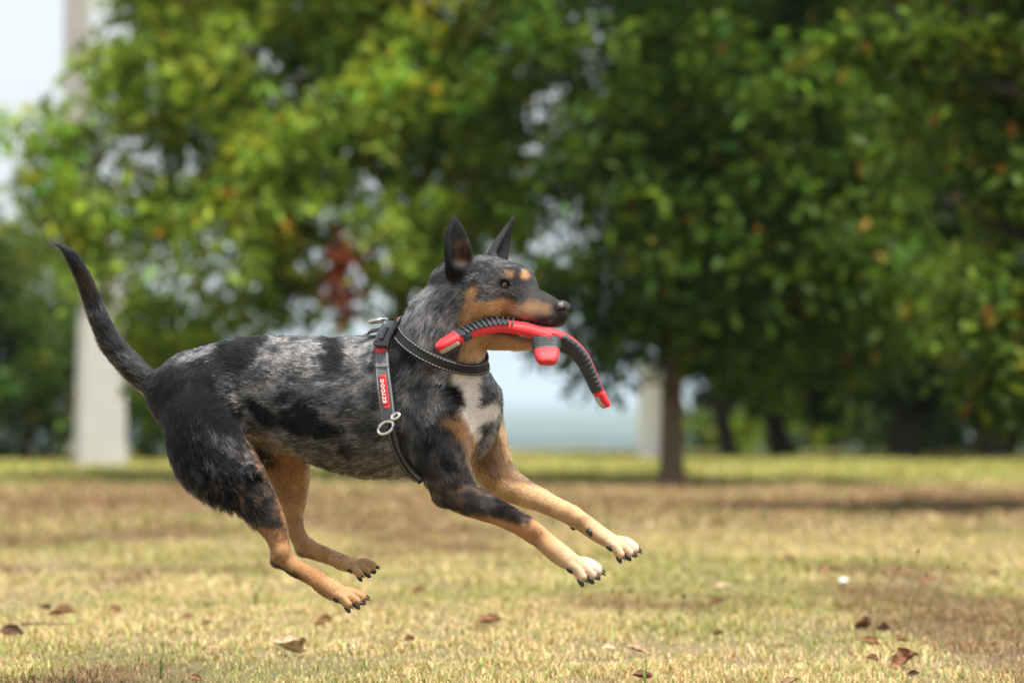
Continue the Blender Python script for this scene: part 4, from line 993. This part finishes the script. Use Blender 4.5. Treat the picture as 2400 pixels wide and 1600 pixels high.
# ================================================================== three-armed throw toy in the dog's mouth
toy = empty('throw_toy', tuple(at(1275, 790, -.25))); TO = np.array(toy.location)
tag(toy, 'red and dark grey three-armed rubber flyer held in the dog\'s mouth', 'dog toy')
tl = lambda V: np.asarray(V) - TO
m_tred = principled('red foam rubber', (.70, .025, .035), .5, bump=.25, bscale=500, noise=.08, nscale=60); m_tgrey = principled('dark grey rubber grip', (.030, .036, .042), .42, bump=.2, bscale=300)
m_tbeige = principled('bare beige foam', (.46, .40, .31), .85, noise=.2, nscale=120, bump=.4, bscale=300)
def slab(st, sub=6, n=14, ex=.55, face=(0, 0, 1)):
    """st rows: (u, v, depth, half width, half thickness, width axis) -> swept rounded slab"""
    C = np.array([at(a[0], a[1], a[2]) for a in st]); X = catmull(np.column_stack([C, [a[3] for a in st], [a[4] for a in st], np.array([a[5] for a in st])]), sub)
    V = []; F = []; fr = []
    for i in range(len(X)):
        t = X[min(i + 1, len(X) - 1), :3] - X[max(i - 1, 0), :3]; t /= np.linalg.norm(t)
        wd = X[i, 5:8] - t * (X[i, 5:8] @ t); wd /= np.linalg.norm(wd); nn_ = np.cross(t, wd); nn_ = nn_ if nn_ @ np.asarray(face, float) > 0 else -nn_
        fr.append((X[i, :3], t, wd, nn_, X[i, 3], X[i, 4]))
        for k in range(n):
            th_ = 2 * math.pi * k / n; c_, s_ = math.cos(th_), math.sin(th_)
            V.append(X[i, :3] + wd * X[i, 3] * np.sign(c_) * abs(c_) ** ex + nn_ * X[i, 4] * np.sign(s_) * abs(s_) ** ex)
    for i in range(len(X) - 1):
        for k in range(n): F.append((i * n + k, i * n + (k + 1) % n, (i + 1) * n + (k + 1) % n, (i + 1) * n + k))
    F.append(tuple(range(n - 1, -1, -1))); F.append(tuple((len(X) - 1) * n + k for k in range(n)))
    return V, F, fr
def ribs(fr, i0, i1, step, parent, hw=1.04, top=1.0, edge=.35, rr=.0019):
    """ridges across the upper face and down both edges of an arm"""
    mb = MB(); P = np.array([f[0] for f in fr]); d = np.r_[0, np.cumsum(np.linalg.norm(np.diff(P, axis=0), axis=1))]
    s = d[i0]
    while s < d[i1]:
        k = int(np.clip(np.searchsorted(d, s), 1, len(fr) - 1)); f = (s - d[k - 1]) / (d[k] - d[k - 1]); a, b = fr[k - 1], fr[k]
        c, t, wd, nn_ = (a[q] * (1 - f) + b[q] * f for q in range(4)); w2, h2 = (a[q] * (1 - f) + b[q] * f for q in (4, 5))
        w2 *= hw; h2 *= top
        pth = [c + wd * w2 * x + nn_ * h2 * y for x, y in ((1.0, edge), (1.02, max(edge, .45)), (.86, .92), (.4, 1.06), (0, 1.08), (-.4, 1.06), (-.86, .92), (-1.02, max(edge, .45)), (-1.0, edge))]
        mb.tube(pth, rr, 6); s += step
    return mb.build('grip_ribs', m_tgrey, parent)
def shell(fr, i0, i1, grow, mat, name, parent, lo_=-2, n=14, ex=.55):
    V = []; F = []
    for i in range(i0, i1 + 1):
        c, t, wd, nn_, w2, h2 = fr[i]
        for k in range(n):
            th_ = 2 * math.pi * k / n; c_, s_ = math.cos(th_), math.sin(th_)
            V.append(c + wd * (w2 + grow) * np.sign(c_) * abs(c_) ** ex + nn_ * np.maximum((h2 + grow) * np.sign(s_) * abs(s_) ** ex, lo_ * h2))
    m_ = i1 - i0 + 1
    for i in range(m_ - 1):
        for k in range(n): F.append((i * n + k, i * n + (k + 1) % n, (i + 1) * n + (k + 1) % n, (i + 1) * n + k))
    F.append(tuple(range(n - 1, -1, -1))); F.append(tuple((m_ - 1) * n + k for k in range(n)))
    return mesh(name, tl(V), F, mat, parent)
wa = np.array([.25, -.93, -.28]); wb = np.array([.72, -.50, .42]); wc = np.array([1.0, .1, .1])
V, F, fr = slab([(1296, 792, -.250, .024, .013, wa), (1255, 778, -.244, .021, .0115, wa), (1215, 769, -.238, .019, .0105, wa), (1170, 764, -.238, .018, .0100, wa), (1125, 771, -.243, .018, .0094, wa), (1085, 786, -.251, .017, .0088, wa), (1052, 805, -.258, .016, .0084, wa), (1034, 816, -.260, .013, .008, wa), (1026, 821, -.261, .007, .0055, wa)])
arm = mesh('arm', tl(V), F, m_tred, toy)
g = shell(fr, 15, 32, .0008, m_tgrey, 'grip', arm, lo_=.78); ribs([(f[0] - TO,) + f[1:] for f in fr], 14, 30, .0088, arm, top=1.30, edge=.72, rr=.0019)
shell(fr, 28, 31, .0012, m_tgrey, 'grip_band', arm); shell(fr, 33, 46, .0006, m_tbeige, 'underside', arm, lo_=-2).scale = (1, 1, 1)
tipm = shell([(f[0] + f[3] * .003,) + f[1:] for f in fr], 32, 48, .0008, m_tred, 'tip', arm, lo_=-.45)
V, F, fr = slab([(1262, 790, -.246, .020, .011, wb), (1300, 794, -.250, .0185, .0095, wb), (1338, 812, -.248, .0150, .009, wb), (1365, 840, -.246, .0130, .008, wb), (1382, 872, -.244, .0115, .0075, wb), (1395, 902, -.242, .0105, .0070, wb), (1408, 930, -.240, .0100, .0065, wb), (1417, 946, -.240, .009, .006, wb), (1420, 955, -.240, .006, .004, wb)], face=(0, -1, .3))
arm = mesh('arm', tl(V), F, m_tred, toy)
shell(fr, 8, 33, .0010, m_tgrey, 'grip', arm, lo_=-.1); ribs([(f[0] - TO,) + f[1:] for f in fr], 9, 32, .0086, arm, edge=.1)
shell(fr, 35, 46, .0006, m_tbeige, 'underside', arm); shell([(f[0] + f[2] * .0055,) + f[1:4] + (f[4] * .62, f[5] * 1.1) for f in fr], 34, 48, .0009, m_tred, 'tip', arm, lo_=.05)
V, F, fr = slab([(1278, 784, -.235, .023, .010, wc), (1280, 800, -.262, .024, .010, wc), (1281, 818, -.285, .0235, .0095, wc), (1282, 834, -.302, .0215, .0095, wc), (1282, 845, -.309, .018, .0095, wc), (1282, 851, -.312, .0145, .007, wc)])
arm = mesh('arm', tl(V), F, m_tred, toy)
shell(fr, 3, 14, .0010, m_tgrey, 'grip', arm, lo_=.0); ribs([(f[0] - TO,) + f[1:] for f in fr], 4, 13, .0062, arm)

# ================================================================== fallen leaves and weeds on the lawn
def on_ground(u, v):
    D = FPX * CAM[2] / (v - 950)
    for _ in range(4):
        p = at(u, v, D + CAM[1]); z = float(ground_z(np.array([p[0]]), np.array([p[1]]))[0]) + .016; D = D * (CAM[2] - z) / (CAM[2] - p[2] + 1e-9)
    return at(u, v, D + CAM[1]), D
def litter_mat(name, col):
    return principled(name, col, .7, noise=.35, nscale=90, bump=.5, bscale=200, spec=.25)
LM = {'brown': litter_mat('brown dead leaf', (.20, .095, .045)), 'russet': litter_mat('russet dead leaf', (.23, .12, .055)), 'pale': litter_mat('pale dead leaf', (.50, .38, .24)), 'pink': litter_mat('pinkish dead leaf', (.34, .23, .14)), 'dark': litter_mat('dark brown dead leaf', (.10, .055, .032)), 'white': principled('white paper', (.6, .6, .62), .8)}
def fallen_leaf(u, v, wpx, kind, label, ang, curl=.5, asp=.5, tilt=.5, seed=0, name='fallen_leaf', cat='leaf', shared=False):
    c, D = on_ground(u, v); L = wpx * 1.05 * D / FPX; rs = np.random.default_rng(seed + 100); nu, nv = 9, 5; V = []; F = []
    kx = rs.uniform(.7, 1.25, (nu, 2)); tws = rs.uniform(-1.2, 1.2); bend = rs.uniform(-.25, .25)
    for i in range(nu):
        s = i / (nu - 1); wd = L * asp * .5 * (math.sin(math.pi * min(s * 1.03 + .02, 1)) ** .75)
        for j in range(nv):
            t = j / (nv - 1) * 2 - 1
            wt = wd * (kx[i, 0] if t < 0 else kx[i, 1]) * (1 - .25 * curl); ta_ = tws * (s - .5)
            yy = t * wt; zz = L * curl * (.55 * t * t * math.sin(math.pi * s) + .75 * (s - .5) ** 2) + rs.normal(0, L * .022)
            V.append(((s - .5) * L * (1 - .12 * curl), yy * math.cos(ta_) - zz * math.sin(ta_) + bend * L * (s - .5) ** 2 * 2, abs(yy * math.sin(ta_) + zz * math.cos(ta_))))
    for i in range(nu - 1):
        for j in range(nv - 1): F.append((i * nv + j, i * nv + j + 1, (i + 1) * nv + j + 1, (i + 1) * nv + j))
    n = len(V); V = V + [(x, y, z - .0012) for x, y, z in V]; F = F + [tuple(k + n for k in f[::-1]) for f in F]
    for i in range(nu - 1):
        for j in (0, nv - 1): F.append((i * nv + j, (i + 1) * nv + j, (i + 1) * nv + j + n, i * nv + j + n))
    k = len(V); sv, sf = tube_arrays([(-L * .48, 0, .12 * L * curl), (-L * .56, .01 * L, .14 * L * curl), (-L * .66, .03 * L, .12 * L * curl)], [L * .012, L * .012, L * .009], 5)
    if name == 'fallen_leaf': V += [tuple(q) for q in sv]; F += [tuple(q + k for q in f) for f in sf]
    o = mesh(name, V, F, LM[kind]); o.location = c; o.rotation_euler = (tilt * rs.uniform(.3, 1.7), tilt * rs.uniform(-.8, .8), ang + rs.uniform(-.5, .5))
    tag(o, label, cat, 'fallen leaves scattered on the lawn' if name == 'fallen_leaf' else None)
    return o
LEAVES = [
    (145, 1438, 66, 'russet', 'large russet fallen leaf on the left lawn below the dog\'s tail', .1, .45), (28, 1484, 62, 'dark', 'dark brown curled fallen leaf at the left edge of the picture', .15, .5),
    (108, 1425, 30, 'dark', 'small dark leaf tucked behind the large russet leaf at left', .6, .6),
    (760, 1456, 46, 'russet', 'brown fallen leaf directly below the dog\'s nearest hind paw', -.3, .4), (1148, 1458, 60, 'russet', 'orange brown fallen leaf under the dog\'s chest at mid lawn', .05, .45),
    (980, 1387, 40, 'russet', 'blurred tan leaf on the lawn between the hind and front paws', .2, .4), (816, 1512, 22, 'pale', 'small pale leaf standing upright in the near grass left of centre', 1.2, .5),
    (678, 1524, 88, 'pale', 'long pale curled leaf strip lying in the near grass', .08, .7), (485, 1458, 34, 'russet', 'reddish leaf on the lawn below the dog\'s thigh', -.5, .4), (500, 1516, 32, 'pink', 'pinkish leaf in the near grass left of the pale curled strip', .3, .3),
    (959, 1499, 30, 'brown', 'brown upright leaf in the near grass below the gap between the legs', .9, .6), (459, 1590, 36, 'russet', 'red brown leaf cut by the bottom edge left of centre', .2, .4), (706, 1506, 34, 'brown', 'brown leaf just behind the pale curled strip', -.4, .6),
    (1682, 1411, 40, 'brown', 'brown leaf on open lawn right of the front paws', .05, .45), (1478, 1387, 28, 'dark', 'dark brown leaf just below the farther front paw', .4, .5), (1427, 1518, 32, 'pale', 'round pale leaf in the near grass right of centre', .5, .3, .8), (1492, 1523, 62, 'pink', 'wide pinkish leaf beside the round pale leaf', .1, .3),
    (2030, 1470, 58, 'brown', 'upper curled brown leaf of the pile under the weed stalks', -.5, .7), (2072, 1476, 40, 'dark', 'narrow dark leaf standing up at the right of the leaf pile', -1.0, .6), (2040, 1506, 50, 'brown', 'flat brown leaf at the foot of the leaf pile', .3, .4), (2110, 1500, 44, 'russet', 'reddish leaf at the right foot of the leaf pile', .5, .5),
    (2046, 1543, 34, 'brown', 'small brown leaf in front of the leaf pile', .1, .5), (2118, 1549, 78, 'brown', 'broad brown leaf nearest the camera at lower right', .05, .6), (1853, 1314, 36, 'brown', 'blurred brown leaf far out on the right lawn', .2, .5), (1942, 1338, 48, 'russet', 'blurred reddish leaf right of the far brown one', -.1, .4), (1804, 1295, 30, 'pink', 'blurred pink leaf farthest out on the right lawn', .4, .5),
    (1685, 1486, 28, 'brown', 'brown upright leaf between the round pale leaf and the leaf pile', -.8, .6), (1506, 1588, 50, 'brown', 'brown leaf at the bottom edge beside the thin green sprig', .3, .6), (2174, 1360, 40, 'brown', 'blurred brown leaf behind the weed stalks', .1, .4), (2327, 1342, 40, 'russet', 'blurred leaf near the right edge of the lawn', -.2, .4), (1695, 1378, 50, 'pale', 'pale leaf just behind the open lawn brown leaf', .2, .4),
    (1600, 1330, 36, 'pink', 'blurred pinkish leaf level with the farther front paw', .3, .4), (270, 1428, 36, 'brown', 'brown leaf right of the large russet leaf', .1, .4), (439, 1446, 30, 'brown', 'brown leaf behind the reddish leaf below the thigh', .4, .4), (2140, 1580, 30, 'dark', 'dark leaf crumb at the bottom edge below the broad brown leaf', .3, .5), (1850, 1600, 46, 'pink', 'pinkish leaf cut by the bottom edge at lower right', .1, .4)]
for i, a in enumerate(LEAVES):
    u, v, w_, kd, lab, an, cu = a[:7]; fallen_leaf(u, v, w_, kd, lab, an, cu, a[7] if len(a) > 7 else .55, seed=i)
fallen_leaf(1978, 1361, 24, 'white', 'small white paper scrap on the right lawn', .6, .4, .9, name='paper_scrap', cat='litter')
tw0, _ = on_ground(118, 1471)
tw1 = [tw0 + np.array(d) for d in ((-.075, .01, .008), (-.03, 0, .012), (.02, -.005, .01), (.05, .005, .012))]
o = MB().tube([p - tw0 for p in tw1], [.003, .0028, .0024, .0016], 6).build('twig', m_bark); o.location = tw0; tag(o, 'thin brown twig beside the dark leaf at the left edge', 'twig')
# seed stalks and sprigs
m_stem = principled('dry weed stem', (.20, .17, .07), .8); m_head = principled('brown seed head', (.14, .085, .05), .9); m_gstem = principled('green sprig', (.20, .25, .06), .6)
STALKS = [((2030, 1465), (2052, 1312), 'dry weed stalk rising behind the leaf pile, leftmost of its clump'), ((2048, 1470), (2108, 1330), 'weed stalk leaning right out of the leaf pile'), ((2105, 1480), (2152, 1290), 'tallest dry weed stalk right of the leaf pile'), ((2120, 1490), (2172, 1345), 'short weed stalk in front of the tallest one'), ((2140, 1490), (2222, 1326), 'right leaning weed stalk of the clump'), ((2190, 1440), (2260, 1322), 'rightmost thin weed stalk on the right lawn'),
    ((1575, 1500), (1604, 1396), 'lone dry weed stalk between the front paws and leaf pile'), ((1462, 1450), (1436, 1382), 'tiny weed stalk under the nearer front paw')]
for k, ((u0, v0), (u1, v1), lab) in enumerate(STALKS):
    b, D = on_ground(u0, v0); t = at(u1, v1, b[1] - .03); m = (b + t) / 2 + np.array([(-1) ** k * .006, 0, .01]); o = empty('weed_stalk', tuple(b))
    X = catmull([b - [0, 0, .02], m, t], 6) - b; MB().tube(X, np.linspace(.0012, .0007, len(X)), 5).build('stem', m_stem, o)
    V, F = uvsphere(t - b, np.array([.0065, .0032, .0032]), np.stack([(t - m) / np.linalg.norm(t - m), np.array([0, 1, 0]), np.array([1, 0, 0])], 1), 8, 6); mesh('seed_head', V, F, m_head, o)
    tag(o, lab, 'weed', 'dry weed stalks on the lawn')
def sprig(u, v, hpx, n, label, seed, mat):
    b, D = on_ground(u, v); h = hpx * D / FPX; rs = np.random.default_rng(seed); o = empty('grass_sprig', tuple(b)); mb = MB()
    for i in range(n):
        a = rs.uniform(0, 6.28); l = h * rs.uniform(.6, 1.0); s = rs.uniform(.15, .5)
        X = catmull([np.zeros(3), np.array([math.cos(a) * s * l * .3, math.sin(a) * s * l * .3, l * .6]), np.array([math.cos(a) * s * l, math.sin(a) * s * l, l])], 5)
        mb2 = MB().tube(X, np.linspace(h * .03, h * .006, len(X)), 5); mb2.build('blade', mat, o)
    tag(o, label, 'weed'); return o
sprig(600, 1412, 60, 6, 'dark green grass tuft on the lawn left of the near hind paw', 3, principled('dark green blade', (.06, .11, .03), .6))
sprig(1512, 1612, 66, 4, 'thin light green sprig at the bottom edge right of centre', 8, m_gstem)
sprig(376, 1590, 60, 5, 'thin green tuft at the bottom edge on the left', 9, m_gstem)

# ================================================================== haze over the valley
def haze():
    m, nt, out = mat_new('pale valley haze')
    pv = N(nt, 'ShaderNodeVolumePrincipled'); pv.inputs['Color'].default_value = (.72, .86, 1.0, 1); pv.inputs['Density'].default_value = HAZE_D; pv.inputs['Anisotropy'].default_value = .2
    nt.links.new(pv.outputs[0], out.inputs['Volume'])
    x, y0, y1, z0, z1 = 6200, -60, 8200, -70, 110
    V = [(-x, y0, z0), (x, y0, z0), (x, y1, z0), (-x, y1, z0), (-x, y0, z1), (x, y0, z1), (x, y1, z1), (-x, y1, z1)]
    F = [(0, 3, 2, 1), (4, 5, 6, 7), (0, 1, 5, 4), (1, 2, 6, 5), (2, 3, 7, 6), (3, 0, 4, 7)]
    o = mesh('haze', V, F, m, smooth=False); tag(o, 'pale blue haze hanging in the air over the valley', kind='stuff')
HAZE_D = .00027
haze()
